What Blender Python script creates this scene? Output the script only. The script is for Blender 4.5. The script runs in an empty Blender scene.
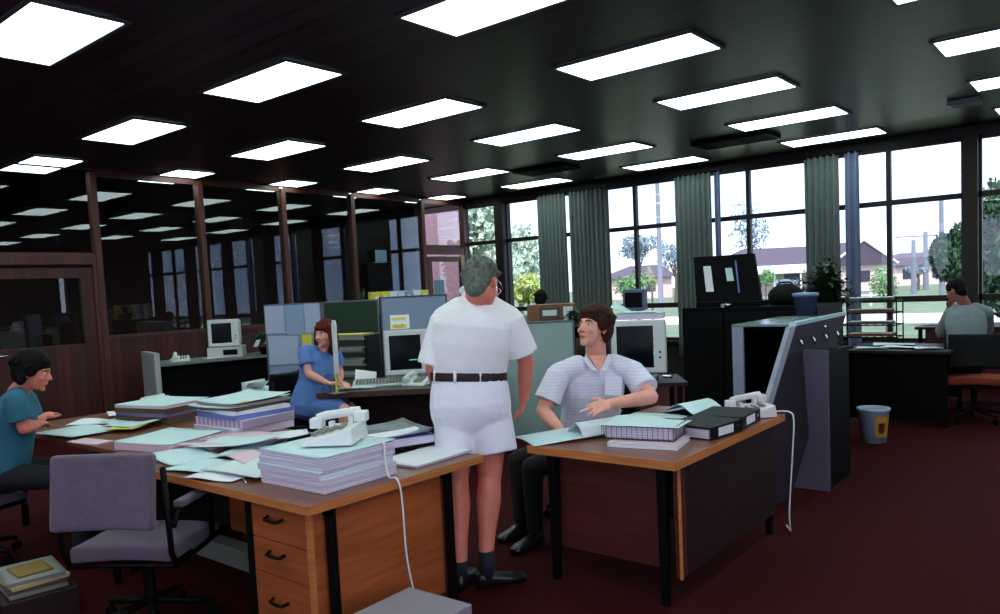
import bpy, math, random
import numpy as np
from mathutils import Vector, Matrix, Euler
random.seed(7)
PI = math.pi
SC = bpy.context.scene
COL = SC.collection
R = math.radians

# ------------------------------------------------------------------ camera
F, CX, CY, H = 768.0, 500.0, 343.0, 1.56
YAW, PITCH, ROLL = R(-39.63), R(-4.0), R(-2.70)
fw = Vector((math.sin(YAW)*math.cos(PITCH), math.cos(YAW)*math.cos(PITCH), math.sin(PITCH)))
r0 = Vector((math.cos(YAW), -math.sin(YAW), 0)); u0 = r0.cross(fw)
rt = r0*math.cos(ROLL)+u0*math.sin(ROLL); up = -r0*math.sin(ROLL)+u0*math.cos(ROLL)
EYE = Vector((0, 0, H))
cam = bpy.data.objects.new('camera', bpy.data.cameras.new('camera'))
COL.objects.link(cam)
cam.matrix_world = Matrix(((rt.x, up.x, -fw.x, 0), (rt.y, up.y, -fw.y, 0), (rt.z, up.z, -fw.z, H), (0, 0, 0, 1)))
cam.data.sensor_width = 36; cam.data.lens = F*36/1000
cam.data.shift_y = (CY-307)/1000.0
cam.data.clip_end = 600
SC.camera = cam
def ray(x, y): return rt*((x-CX)/F)-up*((y-CY)/F)+fw
def at(x, y, d): return EYE+ray(x, y)*d            # a photo point at a distance, as a place in the room
def atz(x, y, z):
    v = ray(x, y); return EYE+v*((z-H)/v.z)
def aty(x, y, Y):
    v = ray(x, y); return EYE+v*(Y/v.y)

# ------------------------------------------------------------------ materials
def lin(c):
    def f(v):
        v /= 255.0
        return v/12.92 if v <= .04045 else ((v+.055)/1.055)**2.4
    return (f(c[0]), f(c[1]), f(c[2]), 1)
MATS = {}
def mat(name, rgb, rough=.6, metal=0, var=0, scale=8, bump=0, bscale=60, stretch=None, spec=.5, emit=0, ecol=None, wave=None, wcol=None, trans=0, sheen=0):
    if name in MATS: return MATS[name]
    m = bpy.data.materials.new(name); m.use_nodes = True; nt = m.node_tree; N = nt.nodes; L = nt.links
    b = N['Principled BSDF']; c = lin(rgb)
    b.inputs['Base Color'].default_value = c; b.inputs['Roughness'].default_value = rough
    b.inputs['Metallic'].default_value = metal; b.inputs['Specular IOR Level'].default_value = spec
    if trans: b.inputs['Transmission Weight'].default_value = trans
    if sheen: b.inputs['Sheen Weight'].default_value = sheen
    tc = N.new('ShaderNodeTexCoord'); mp = N.new('ShaderNodeMapping'); L.new(tc.outputs['Object'], mp.inputs[0])
    if stretch: mp.inputs['Scale'].default_value = stretch
    src = None
    if var:
        n = N.new('ShaderNodeTexNoise'); n.inputs['Scale'].default_value = scale; n.inputs['Detail'].default_value = 5
        L.new(mp.outputs[0], n.inputs['Vector'])
        r = N.new('ShaderNodeValToRGB'); e = r.color_ramp.elements
        e[0].position = .3; e[1].position = .72
        e[0].color = tuple(max(0, v*(1-var)) for v in c[:3])+(1,); e[1].color = tuple(min(1, v*(1+var)) for v in c[:3])+(1,)
        L.new(n.outputs['Fac'], r.inputs[0]); src = r.outputs[0]
    if wave:   # (scale, direction, amount, distortion)
        w = N.new('ShaderNodeTexWave'); w.inputs['Scale'].default_value = wave[0]; w.bands_direction = wave[1]
        w.inputs['Distortion'].default_value = wave[3]; w.inputs['Detail'].default_value = 2
        L.new(mp.outputs[0], w.inputs['Vector'])
        mx = N.new('ShaderNodeMix'); mx.data_type = 'RGBA'
        rr = N.new('ShaderNodeMath'); rr.operation = 'MULTIPLY'; rr.inputs[1].default_value = wave[2]
        L.new(w.outputs['Fac'], rr.inputs[0]); L.new(rr.outputs[0], mx.inputs[0])
        if src: L.new(src, mx.inputs[6])
        else: mx.inputs[6].default_value = c
        mx.inputs[7].default_value = lin(wcol) if wcol else (c[0]*.4, c[1]*.4, c[2]*.4, 1)
        src = mx.outputs[2]
    if src: L.new(src, b.inputs['Base Color'])
    if bump:
        n2 = N.new('ShaderNodeTexNoise'); n2.inputs['Scale'].default_value = bscale; n2.inputs['Detail'].default_value = 4
        L.new(mp.outputs[0], n2.inputs['Vector'])
        bp = N.new('ShaderNodeBump'); bp.inputs['Strength'].default_value = bump; bp.inputs['Distance'].default_value = .01
        L.new(n2.outputs['Fac'], bp.inputs['Height']); L.new(bp.outputs[0], b.inputs['Normal'])
    if emit:
        b.inputs['Emission Color'].default_value = lin(ecol or rgb); b.inputs['Emission Strength'].default_value = emit
    MATS[name] = m
    return m
def brick_mat(name, a, b_, mortar, scale=4.4):
    m = bpy.data.materials.new(name); m.use_nodes = True; N = m.node_tree.nodes; L = m.node_tree.links
    b = N['Principled BSDF']; b.inputs['Roughness'].default_value = .9
    tc = N.new('ShaderNodeTexCoord'); mp = N.new('ShaderNodeMapping')
    mp.inputs['Rotation'].default_value = (R(90), 0, 0) if name.endswith('y') else (R(90), 0, R(90))
    sep = N.new('ShaderNodeSeparateXYZ'); cmb = N.new('ShaderNodeCombineXYZ')
    L.new(tc.outputs['Object'], sep.inputs[0])
    L.new(sep.outputs[0 if name.endswith('y') else 1], cmb.inputs[0]); L.new(sep.outputs[2], cmb.inputs[1])
    t = N.new('ShaderNodeTexBrick'); t.inputs['Scale'].default_value = scale
    t.inputs['Color1'].default_value = lin(a); t.inputs['Color2'].default_value = lin(b_); t.inputs['Mortar'].default_value = lin(mortar)
    t.inputs['Mortar Size'].default_value = .02
    L.new(cmb.outputs[0], t.inputs['Vector']); L.new(t.outputs['Color'], b.inputs['Base Color'])
    MATS[name] = m
    return m
def glass_mat(name, refl, tint=(1, 1, 1)):
    m = bpy.data.materials.new(name); m.use_nodes = True; nt = m.node_tree; N = nt.nodes; L = nt.links
    for n in list(N):
        if n.type != 'OUTPUT_MATERIAL': N.remove(n)
    out = [n for n in N if n.type == 'OUTPUT_MATERIAL'][0]
    t = N.new('ShaderNodeBsdfTransparent'); t.inputs[0].default_value = tint+(1,)
    g = N.new('ShaderNodeBsdfGlossy'); g.inputs['Roughness'].default_value = 0.0
    fr = N.new('ShaderNodeLayerWeight'); fr.inputs['Blend'].default_value = .25
    mu = N.new('ShaderNodeMath'); mu.operation = 'MULTIPLY_ADD'; mu.inputs[1].default_value = .5; mu.inputs[2].default_value = refl
    L.new(fr.outputs['Fresnel'], mu.inputs[0])
    mu.use_clamp = True
    x = N.new('ShaderNodeMixShader'); L.new(mu.outputs[0], x.inputs[0]); L.new(t.outputs[0], x.inputs[1]); L.new(g.outputs[0], x.inputs[2])
    L.new(x.outputs[0], out.inputs[0])
    MATS[name] = m
    return m
def boards_mat(name, rgb, rough, per, axis, gap=.05, groove=.4, spec=.5, grainstretch=(1, 12, 12)):
    m = bpy.data.materials.new(name); m.use_nodes = True; N = m.node_tree.nodes; L = m.node_tree.links
    b = N['Principled BSDF']; b.inputs['Roughness'].default_value = rough; b.inputs['Specular IOR Level'].default_value = spec
    tc = N.new('ShaderNodeTexCoord'); sep = N.new('ShaderNodeSeparateXYZ'); L.new(tc.outputs['Object'], sep.inputs[0])
    d = N.new('ShaderNodeMath'); d.operation = 'DIVIDE'; d.inputs[1].default_value = per; L.new(sep.outputs[axis], d.inputs[0])
    fr = N.new('ShaderNodeMath'); fr.operation = 'FRACT'; L.new(d.outputs[0], fr.inputs[0])
    fl = N.new('ShaderNodeMath'); fl.operation = 'FLOOR'; L.new(d.outputs[0], fl.inputs[0])
    wn = N.new('ShaderNodeTexWhiteNoise'); wn.noise_dimensions = '1D'; L.new(fl.outputs[0], wn.inputs['W'])
    gt = N.new('ShaderNodeMath'); gt.operation = 'LESS_THAN'; gt.inputs[1].default_value = gap; L.new(fr.outputs[0], gt.inputs[0])
    c = lin(rgb)
    r1 = N.new('ShaderNodeValToRGB'); r1.color_ramp.elements[0].color = tuple(v*.6 for v in c[:3])+(1,); r1.color_ramp.elements[1].color = tuple(v*1.35 for v in c[:3])+(1,)
    L.new(wn.outputs['Value'], r1.inputs[0])
    mx = N.new('ShaderNodeMix'); mx.data_type = 'RGBA'; L.new(gt.outputs[0], mx.inputs[0]); L.new(r1.outputs[0], mx.inputs[6]); mx.inputs[7].default_value = tuple(v*groove*.3 for v in c[:3])+(1,)
    L.new(mx.outputs[2], b.inputs['Base Color'])
    bp = N.new('ShaderNodeBump'); bp.inputs['Strength'].default_value = .9; bp.inputs['Distance'].default_value = .012; bp.invert = True
    L.new(gt.outputs[0], bp.inputs['Height']); L.new(bp.outputs[0], b.inputs['Normal'])
    MATS[name] = m
    return m

paper = mat('paper white', (232, 232, 238), .75, var=.04, scale=3)
paper_lines = mat('listing paper', (222, 228, 228), .75, wave=(9, 'X', .25, 0), wcol=(150, 165, 190))
paper_edge = mat('paper block edge', (232, 218, 232), .85, wave=(26, 'Z', .5, 1.5), wcol=(160, 140, 175))  # lavender light on the page sides is put into the colour
paper_teal_lit = mat('teal lit white paper', (200, 222, 224), .75, var=.05, scale=3)  # white paper, the teal of the ceiling lights put into its colour
paper_pink = mat('pink paper', (226, 190, 200), .75)
paper_yellow = mat('yellow paper', (226, 206, 70), .7)
paper_blue = mat('blue card', (112, 122, 190), .7)
manila = mat('manila folder', (196, 172, 120), .7)
brown_card = mat('brown card', (90, 66, 56), .7)
teak = mat('teak veneer', (166, 84, 44), .38, var=.28, scale=2.2, stretch=(1, 1, 14))
teak_top = mat('teak desk top veneer', (118, 66, 46), .3, var=.25, scale=2.2, stretch=(1, 12, 12))
teak_edge = mat('teak edge strip', (196, 116, 66), .35, var=.2, scale=4, stretch=(1, 1, 20))
rosy = mat('red mahogany veneer', (80, 32, 28), .4, var=.25, scale=2.2, stretch=(1, 1, 14))
dark_face = mat('dark and shaded mahogany veneer', (40, 20, 20), .55, spec=.25, var=.25, scale=2.2, stretch=(1, 1, 14))  # also carries the painted shade of the red desk's side panel
black_steel = mat('black steel', (8, 7, 9), .5, spec=.12)
black_plastic = mat('black plastic', (10, 9, 11), .6, spec=.07)
black_vinyl = mat('black vinyl', (11, 10, 12), .55, spec=.15, bump=.2)
chrome = mat('bright steel', (200, 205, 215), .2, 1)
grey_fab = mat('mauve grey fabric', (100, 80, 98), .95, var=.12, scale=40, bump=.4, bscale=300, sheen=.2)
orange_fab = mat('rust orange fabric', (150, 62, 34), .9, var=.12, scale=40)
beige = mat('beige plastic', (196, 196, 190), .5, var=.04)
beige_lt = mat('pale plastic', (222, 224, 222), .45)
beige_dk = mat('dark beige plastic', (128, 126, 118), .5)  # a darker beige, even all over
white_pl = mat('white plastic', (232, 230, 228), .35)
screen_dk = mat('dark glass screen', (14, 16, 24), .12)
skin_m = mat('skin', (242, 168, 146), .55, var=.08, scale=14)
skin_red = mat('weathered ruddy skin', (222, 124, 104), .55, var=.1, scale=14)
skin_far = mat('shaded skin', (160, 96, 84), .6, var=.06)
eye_w = mat('eye white', (220, 220, 220), .3); eye_d = mat('eye iris', (40, 30, 26), .3)
lip = mat('lips', (170, 82, 78), .5)
hair_brown = mat('dark brown hair', (58, 28, 20), .7, spec=.15, var=.5, scale=60, bump=.7, bscale=160)
hair_grey = mat('grey hair', (104, 108, 98), .7, spec=.2, var=.45, scale=50, bump=.7, bscale=160)
hair_red = mat('auburn hair', (92, 36, 26), .7, spec=.15, var=.5, scale=60, bump=.7, bscale=160)
hair_black = mat('black hair', (20, 12, 12), .7, spec=.1, bump=.5)
white_cotton = mat('white cotton', (248, 240, 242), .85, var=.05, scale=6, bump=.5, bscale=12)
white_shorts = mat('white shorts cotton', (236, 228, 240), .85, var=.05, scale=6, bump=.6, bscale=14)
stripe_shirt = mat('pale blue striped cotton', (236, 232, 246), .85, wave=(16, 'Z', .2, .4), wcol=(150, 150, 205), bump=.4, bscale=14)
blue_dress = mat('blue dress cloth', (92, 128, 190), .85, var=.08, scale=8, bump=.5, bscale=14)
teal_shirt = mat('teal blue shirt cloth', (40, 96, 118), .85, var=.08, scale=8, bump=.4, bscale=14)
grey_shirt = mat('pale grey shirt cloth', (130, 140, 146), .85, bump=.4, bscale=14)
dark_cloth = mat('dark navy cloth', (14, 13, 19), .9, bump=.3, bscale=14)
belt_m = mat('brown leather', (46, 24, 20), .5, spec=.25)
leather_blk = mat('black leather', (20, 18, 22), .3)
sock_m = mat('dark navy sock', (24, 26, 42), .95)
red_carpet = mat("red carpet", (58, 10, 11), .95, spec=.1, var=.22, scale=30, bump=.5, bscale=400)
plant_m = mat('dark green leaf', (30, 56, 30), .5, var=.3, scale=6)
screen_felt = mat('blue grey felt', (146, 160, 186), .95, bump=.3, bscale=300)
screen_green = mat('dark green felt', (42, 62, 46), .95, bump=.3, bscale=300)
screen_pale = mat('pale grey green felt', (160, 180, 176), .95, bump=.3, bscale=300)
wood_frame = mat('brown stained timber', (80, 38, 28), .45, var=.25, scale=3, stretch=(10, 10, 1))
ply_red = boards_mat('red timber lining boards', (72, 26, 20), .5, .09, 1)
ceil_m = boards_mat("dark stained ceiling boards", (44, 25, 37), .36, .2, 1, gap=.2, groove=1.0, spec=.2)
frame_dk = mat('dark window frame', (34, 22, 22), .5, spec=.3)
curtain_m = mat('grey green curtain', (100, 110, 106), .9, var=.1, scale=10, bump=.3, bscale=150)
curtain_lit = mat('daylit curtain edge', (112, 122, 152), .9)  # blue daylight along the curtain edges is put into this colour
wall_dk = mat('dark plaster', (30, 22, 24), .9, var=.05)
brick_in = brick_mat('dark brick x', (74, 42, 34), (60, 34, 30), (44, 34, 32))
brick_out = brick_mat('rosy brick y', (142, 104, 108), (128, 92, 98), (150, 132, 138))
glass_part = glass_mat('partition glass', .035, (.82, .86, .88))
glass_win = glass_mat('window glass', .02, (.97, 1, 1))

# ------------------------------------------------------------------ mesh building
class M:
    def __init__(s): s.v = []; s.f = []
    def add(s, vs, fs, T=None):
        o = len(s.v)
        for p in vs:
            p = Vector(p)
            s.v.append(T @ p if T is not None else p)
        s.f += [tuple(i+o for i in f) for f in fs]
        return s
    def box(s, c, sz, T=None, rz=0):
        x, y, z = sz[0]/2, sz[1]/2, sz[2]/2
        A = Matrix.Translation(c) @ Matrix.Rotation(rz, 4, 'Z')
        if T is not None: A = T @ A
        return s.add([(-x, -y, -z), (x, -y, -z), (x, y, -z), (-x, y, -z), (-x, -y, z), (x, -y, z), (x, y, z), (-x, y, z)],
                     [(0, 3, 2, 1), (4, 5, 6, 7), (0, 1, 5, 4), (1, 2, 6, 5), (2, 3, 7, 6), (3, 0, 4, 7)], A)
    def bb(s, x0, x1, y0, y1, z0, z1, T=None):
        return s.box(((x0+x1)/2, (y0+y1)/2, (z0+z1)/2), (abs(x1-x0), abs(y1-y0), abs(z1-z0)), T)
    def cyl(s, a, b, r1, r2=None, n=14, cap=True):
        a = Vector(a); b = Vector(b); r2 = r1 if r2 is None else r2
        d = (b-a).normalized(); x = d.orthogonal().normalized(); y = d.cross(x)
        vs = []
        for c, r in ((a, r1), (b, r2)):
            for i in range(n):
                t = 2*PI*i/n; vs.append(c+x*(r*math.cos(t))+y*(r*math.sin(t)))
        fs = [(i, (i+1) % n, n+(i+1) % n, n+i) for i in range(n)]
        if cap: fs += [tuple(range(n-1, -1, -1)), tuple(range(n, 2*n))]
        return s.add(vs, fs)
    def ball(s, c, r, n=12, rot=None):
        if not hasattr(r, '__len__'): r = (r, r, r)
        vs = []; fs = []; m = max(6, n//2+2)
        for j in range(m+1):
            ph = PI*j/m
            for i in range(n):
                t = 2*PI*i/n; p = Vector((r[0]*math.sin(ph)*math.cos(t), r[1]*math.sin(ph)*math.sin(t), r[2]*math.cos(ph)))
                if rot is not None: p = rot @ p
                vs.append(Vector(c)+p)
        for j in range(m):
            for i in range(n): fs.append((j*n+i, (j+1)*n+i, (j+1)*n+(i+1) % n, j*n+(i+1) % n))
        return s.add(vs, fs)
    def cap(s, a, b, r1, r2=None, n=12):
        r2 = r1 if r2 is None else r2
        s.cyl(a, b, r1, r2, n); s.ball(a, r1, n); s.ball(b, r2, n); return s
    def chain(s, pts, rs, n=12):
        for i in range(len(pts)-1): s.cap(pts[i], pts[i+1], rs[i], rs[i+1], n)
        return s
    def tube(s, pts, r, n=8):
        pts = [Vector(p) for p in pts]; vs = []; fs = []
        px = None
        for k, p in enumerate(pts):
            d = (pts[min(k+1, len(pts)-1)]-pts[max(k-1, 0)]).normalized()
            x = d.orthogonal().normalized() if px is None else (px-d*px.dot(d)).normalized()
            px = x; y = d.cross(x)
            rr = r[k] if hasattr(r, '__len__') else r
            for i in range(n):
                t = 2*PI*i/n; vs.append(p+x*(rr*math.cos(t))+y*(rr*math.sin(t)))
        for k in range(len(pts)-1):
            for i in range(n): fs.append((k*n+i, k*n+(i+1) % n, (k+1)*n+(i+1) % n, (k+1)*n+i))
        fs += [tuple(range(n-1, -1, -1)), tuple((len(pts)-1)*n+i for i in range(n))]
        return s.add(vs, fs)
    def lathe(s, prof, c=(0, 0, 0), n=28):
        vs = []; fs = []; c = Vector(c)
        for r, z in prof:
            for i in range(n):
                t = 2*PI*i/n; vs.append(c+Vector((r*math.cos(t), r*math.sin(t), z)))
        for k in range(len(prof)-1):
            for i in range(n): fs.append((k*n+i, k*n+(i+1) % n, (k+1)*n+(i+1) % n, (k+1)*n+i))
        fs += [tuple(range(n-1, -1, -1)), tuple((len(prof)-1)*n+i for i in range(n))]
        return s.add(vs, fs)
    def prism(s, poly, dvec, T=None):
        n = len(poly); d = Vector(dvec); vs = [Vector(p) for p in poly]+[Vector(p)+d for p in poly]
        fs = [tuple(range(n-1, -1, -1)), tuple(range(n, 2*n))]+[(i, (i+1) % n, n+(i+1) % n, n+i) for i in range(n)]
        return s.add(vs, fs, T)
    def loft(s, rings, n=20):
        # ring: (centre, right, fwd) vectors already scaled
        vs = []; fs = []
        for c, x, y in rings:
            for i in range(n):
                t = 2*PI*i/n; cx, sy = math.cos(t), math.sin(t)
                cx = math.copysign(abs(cx)**.82, cx); sy = math.copysign(abs(sy)**.82, sy)
                vs.append(Vector(c)+Vector(x)*cx+Vector(y)*sy)
        for k in range(len(rings)-1):
            for i in range(n): fs.append((k*n+i, k*n+(i+1) % n, (k+1)*n+(i+1) % n, (k+1)*n+i))
        fs += [tuple(range(n-1, -1, -1)), tuple((len(rings)-1)*n+i for i in range(n))]
        return s.add(vs, fs)
    def sheet(s, w, d, th, fn=None, nx=10, ny=8, T=None):
        vs = []; fs = []
        for side in (0, 1):
            for j in range(ny+1):
                for i in range(nx+1):
                    u, v = i/nx, j/ny; z = fn(u, v) if fn else 0
                    vs.append(((u-.5)*w, (v-.5)*d, z+(th if side else 0)))
        o = (nx+1)*(ny+1)
        for j in range(ny):
            for i in range(nx):
                a = j*(nx+1)+i; b = a+1; c = a+nx+2; e = a+nx+1
                fs.append((a, e, c, b)); fs.append((o+a, o+b, o+c, o+e))
        for i in range(nx):
            a = i; fs.append((a, a+1, o+a+1, o+a)); a = ny*(nx+1)+i; fs.append((a+1, a, o+a, o+a+1))
        for j in range(ny):
            a = j*(nx+1); fs.append((a+nx+1, a, o+a, o+a+nx+1)); a = j*(nx+1)+nx; fs.append((a, a+nx+1, o+a+nx+1, o+a))
        return s.add(vs, fs, T)
    def build(s, name, m, parent=None, bevel=0, smooth=False, world=False):
        inv = parent.matrix_basis.inverted() if (world and parent is not None) else None
        if inv is not None and parent.parent is not None: inv = (parent.parent.matrix_basis @ parent.matrix_basis).inverted()
        me = bpy.data.meshes.new(name)
        me.from_pydata([tuple(inv @ p if inv is not None else p) for p in s.v], [], s.f); me.update()
        o = bpy.data.objects.new(name, me); COL.objects.link(o)
        if m: me.materials.append(m)
        if parent is not None: o.parent = parent
        if smooth: me.polygons.foreach_set('use_smooth', [True]*len(me.polygons))
        if bevel:
            bv = o.modifiers.new('Bevel', 'BEVEL'); bv.width = bevel; bv.segments = 2; bv.limit_method = 'ANGLE'
        return o
    def blob(s, name, m, parent=None, voxel=.006, it=4, world=True):
        inv = parent.matrix_basis.inverted() if (world and parent is not None) else None
        me = bpy.data.meshes.new('tmp'); me.from_pydata([tuple(inv @ p if inv is not None else p) for p in s.v], [], s.f)
        t = bpy.data.objects.new('tmp', me); COL.objects.link(t)
        rm = t.modifiers.new('r', 'REMESH'); rm.mode = 'VOXEL'; rm.voxel_size = voxel
        if it:
            sm = t.modifiers.new('s', 'SMOOTH'); sm.iterations = it; sm.factor = .5
        dg = bpy.context.evaluated_depsgraph_get()
        nm = bpy.data.meshes.new_from_object(t.evaluated_get(dg)); nm.name = name
        bpy.data.objects.remove(t); bpy.data.meshes.remove(me)
        nm.materials.clear(); nm.materials.append(m)
        nm.polygons.foreach_set('use_smooth', [True]*len(nm.polygons))
        o = bpy.data.objects.new(name, nm); COL.objects.link(o)
        if parent is not None: o.parent = parent
        return o

def thing(name, label, cat, loc=(0, 0, 0), rz=0, group=None):
    o = bpy.data.objects.new(name, None); COL.objects.link(o); o.empty_display_size = .1
    o.matrix_basis = Matrix.Translation(loc) @ Matrix.Rotation(rz, 4, 'Z')
    o['label'] = label; o['category'] = cat
    if group: o['group'] = group
    return o
def tag(o, label, cat, group=None, kind=None, loc=None, rz=0):
    o['label'] = label; o['category'] = cat
    if group: o['group'] = group
    if kind: o['kind'] = kind
    if loc is not None: o.matrix_basis = Matrix.Translation(loc) @ Matrix.Rotation(rz, 4, 'Z')
    return o
def struct(name, mm, m, bevel=0, smooth=False, parent=None):
    o = mm.build(name, m, parent, bevel, smooth)
    if parent is None: o['kind'] = 'structure'
    return o
def text(body, size, m, parent, M4, name='lettering', depth=.0008):
    c = bpy.data.curves.new(name, 'FONT'); c.body = body; c.size = size; c.extrude = depth; c.align_x = 'CENTER'; c.align_y = 'CENTER'
    t = bpy.data.objects.new('tmp', c); COL.objects.link(t)
    me = bpy.data.meshes.new_from_object(t.evaluated_get(bpy.context.evaluated_depsgraph_get()))
    bpy.data.objects.remove(t); me.materials.clear(); me.materials.append(m)
    o = bpy.data.objects.new(name, me); COL.objects.link(o); o.parent = parent; o.matrix_basis = M4
    return o
ORD = ['nearest', 'second', 'third', 'fourth', 'fifth', 'sixth', 'seventh', 'eighth']

# ------------------------------------------------------------------ room shell
XP, YW, ZC = -10.3, 11.5, 3.34
XR, YF, XB = 3.2, -2.6, -14.6
struct('floor', M().bb(XB, XR, YF, YW, -.12, 0), red_carpet)
struct('ceiling', M().bb(XB-.2, XR+.2, YF-.2, YW+.5, ZC, ZC+.2), ceil_m)
# window wall
PIERS = [-9.33, -7.42, -5.5, -3.54, -1.61, .35, 2.3]
WT, WTR, WRL, WS = 3.22, 2.48, 1.17, .58
struct('wall_back', M().bb(XP-.06, XR, YW, YW+.2, 0, WS), wall_dk)
struct('trim_1', M().bb(XP-.06, XR, YW-.02, YW+.2, WT, ZC), frame_dk)
struct('trim_2', M().bb(XB, XR, YW+.19, YW+1.0, ZC-.02, ZC+.2), frame_dk)
edges = [-10.34]+PIERS+[XR]
k = 1
for i in range(len(edges)-1):
    a = edges[i]+(.08 if i else .06); b = edges[i+1]-.08
    w = M()
    mull = []
    if i > 0 and b-a > 1: mull = [(a+b)/2]
    fr = .035
    w.bb(a, b, YW, YW+.07, WT-.05, WT); w.bb(a, b, YW, YW+.07, WS, WS+.06)
    w.bb(a, a+fr, YW, YW+.07, WS, WT); w.bb(b-fr, b, YW, YW+.07, WS, WT)
    w.bb(a, b, YW, YW+.07, WTR-.035, WTR+.035); w.bb(a, b, YW, YW+.07, WRL-.04, WRL+.04)
    for x in mull: w.bb(x-.03, x+.03, YW-.01, YW+.07, WS, WT)
    o = struct('window_%d' % k, w, frame_dk)
    g = M().bb(a, b, YW+.03, YW+.036, WS, WT).build('pane', glass_win, o)
    M().bb(a-.05, b+.05, YW-.08, YW+.02, WS-.03, WS+.01).build('sill', frame_dk, o, .005)
    k += 1
for i, x in enumerate(PIERS):
    wd = .1 if i != 4 else .085
    struct('trim_%d' % (i+3), M().bb(x-wd, x+wd, YW-.12, YW+.14, 0, WT), frame_dk, .004)
# unseen right and rear walls, wide openings added to light the front desk
w = M().bb(XR, XR+.2, YF, YW+.2, 0, .45).bb(XR, XR+.2, YF, YW+.2, 3.0, ZC)
for ya, yb in ((YF-.2, -2.3), (-.75, -.6), (.95, 1.1), (2.65, 9.05), (9.25, YW+.2)): w.bb(XR, XR+.2, ya, yb, .45, 3.0)
struct('wall_right', w, wall_dk)
w = M().bb(XB, XR, YF-.2, YF, 0, 1.3).bb(XB, XR, YF-.2, YF, 2.9, ZC)
fx = [XB, -9, -6.3, -3.9, -1.5, .9, XR]
w.bb(XB, -6.3, YF-.2, YF, 1.3, 2.9)
for x in fx[2:]: w.bb(x-.3, x+.3, YF-.2, YF, 1.3, 2.9)
struct('wall_front', w, wall_dk)
# glazed timber partition on the left
post_y = [-1.36, .08, 1.52, 2.96, 4.4, 5.86, 7.25, 8.63, 10.3]
pt = M().bb(XP-.05, XP+.05, YF, YW, ZC-.022, ZC)
struct('trim_12', pt, wood_frame, .004)
bays = list(zip([YF]+post_y, post_y+[YW]))
for i, y in enumerate(post_y+[YW-.05]):
    struct('trim_%d' % (13+i), M().bb(XP-.06, XP+.06, y-.04, y+.04, 0, ZC-.05), wood_frame, .004)
lw = M(); n = 23; gl = M()
for a, b in bays:
    a += .04; b -= .04
    if abs(a-3.0) < .1:      # door bay
        d = struct('door_1', M().bb(XP-.03, XP+.03, a+.05, a+.2, .02, 2.08).bb(XP-.03, XP+.03, b-.2, b-.05, .02, 2.08).bb(XP-.03, XP+.03, a+.2, b-.2, .02, 1.12).bb(XP-.03, XP+.03, a+.2, b-.2, 1.95, 2.08), ply_red, .003)
        M().bb(XP-.004, XP+.004, a+.2, b-.2, 1.12, 1.95).build('glass_panel', glass_part, d)
        M().tube([(XP+.03, a+.14, 1.05), (XP+.08, a+.14, 1.05), (XP+.08, a+.26, 1.05)], .011).build('door_handle', chrome, d, smooth=True)
        struct('trim_%d' % n, M().bb(XP-.05, XP+.05, a, b, 2.12, 2.24).bb(XP-.05, XP+.05, a, a+.05, 0, 2.12).bb(XP-.05, XP+.05, b-.05, b, 0, 2.12), wood_frame, .003); n += 1
        gl.bb(XP-.004, XP+.004, a, b, 2.24, ZC-.022)
    elif a > 10.2:
        d = struct('door_2', M().bb(XP-.03, XP+.03, a+.04, a+.16, .02, 2.24).bb(XP-.03, XP+.03, b-.16, b-.02, .02, 2.24).bb(XP-.03, XP+.03, a+.16, b-.16, .02, .35).bb(XP-.03, XP+.03, a+.16, b-.16, 2.14, 2.24), wood_frame, .003)
        M().bb(XP-.004, XP+.004, a+.16, b-.16, .35, 2.14).build('glass_panel', glass_win, d)
        M().bb(XP+.03, XP+.045, b-.15, b-.05, 2.05, 2.35).build('door_closer', mat('brass yellow', (176, 150, 90), .4), d)
        struct('trim_%d' % n, M().bb(XP-.05, XP+.05, a, b, 2.28, 2.42), wood_frame, .003); n += 1
        struct('window_%d' % k, M().bb(XP-.02, XP+.02, a, b, 2.42, 2.46).bb(XP-.02, XP+.02, a, b, ZC-.11, ZC-.022), wood_frame)
        gl2 = M().bb(XP-.004, XP+.004, a, b, 2.46, ZC-.11).build('pane', glass_win, bpy.data.objects['window_%d' % k]); k += 1
    else:
        lw.bb(XP-.03, XP+.03, a, b, 0, 1.12).bb(XP-.05, XP+.05, a, b, 1.12, 1.17)
        f = struct('window_%d' % k, M().bb(XP-.02, XP+.02, a, b, 1.17, 1.2).bb(XP-.02, XP+.02, a, b, ZC-.1, ZC-.022), wood_frame)
        M().bb(XP-.004, XP+.004, a, b, 1.2, ZC-.1).build('pane', glass_part, f); k += 1
f = struct('window_%d' % k, M().bb(XP-.02, XP+.02, 3.0, 4.36, 2.24, 2.27), wood_frame); gl.build('pane', glass_part, f); k += 1
struct('wall_left', lw, ply_red)
# the dim room past the glass: brick walls
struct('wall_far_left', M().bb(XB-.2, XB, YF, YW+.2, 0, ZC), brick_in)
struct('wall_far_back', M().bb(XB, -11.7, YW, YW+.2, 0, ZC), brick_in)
tag(M().bb(-16.6, -12.95, 14.2, 14.5, -.3, 3.6).build('brick_wall', brick_out), 'rosy brick wall of the next wing seen through the corner door', 'wall', kind='structure')

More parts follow.
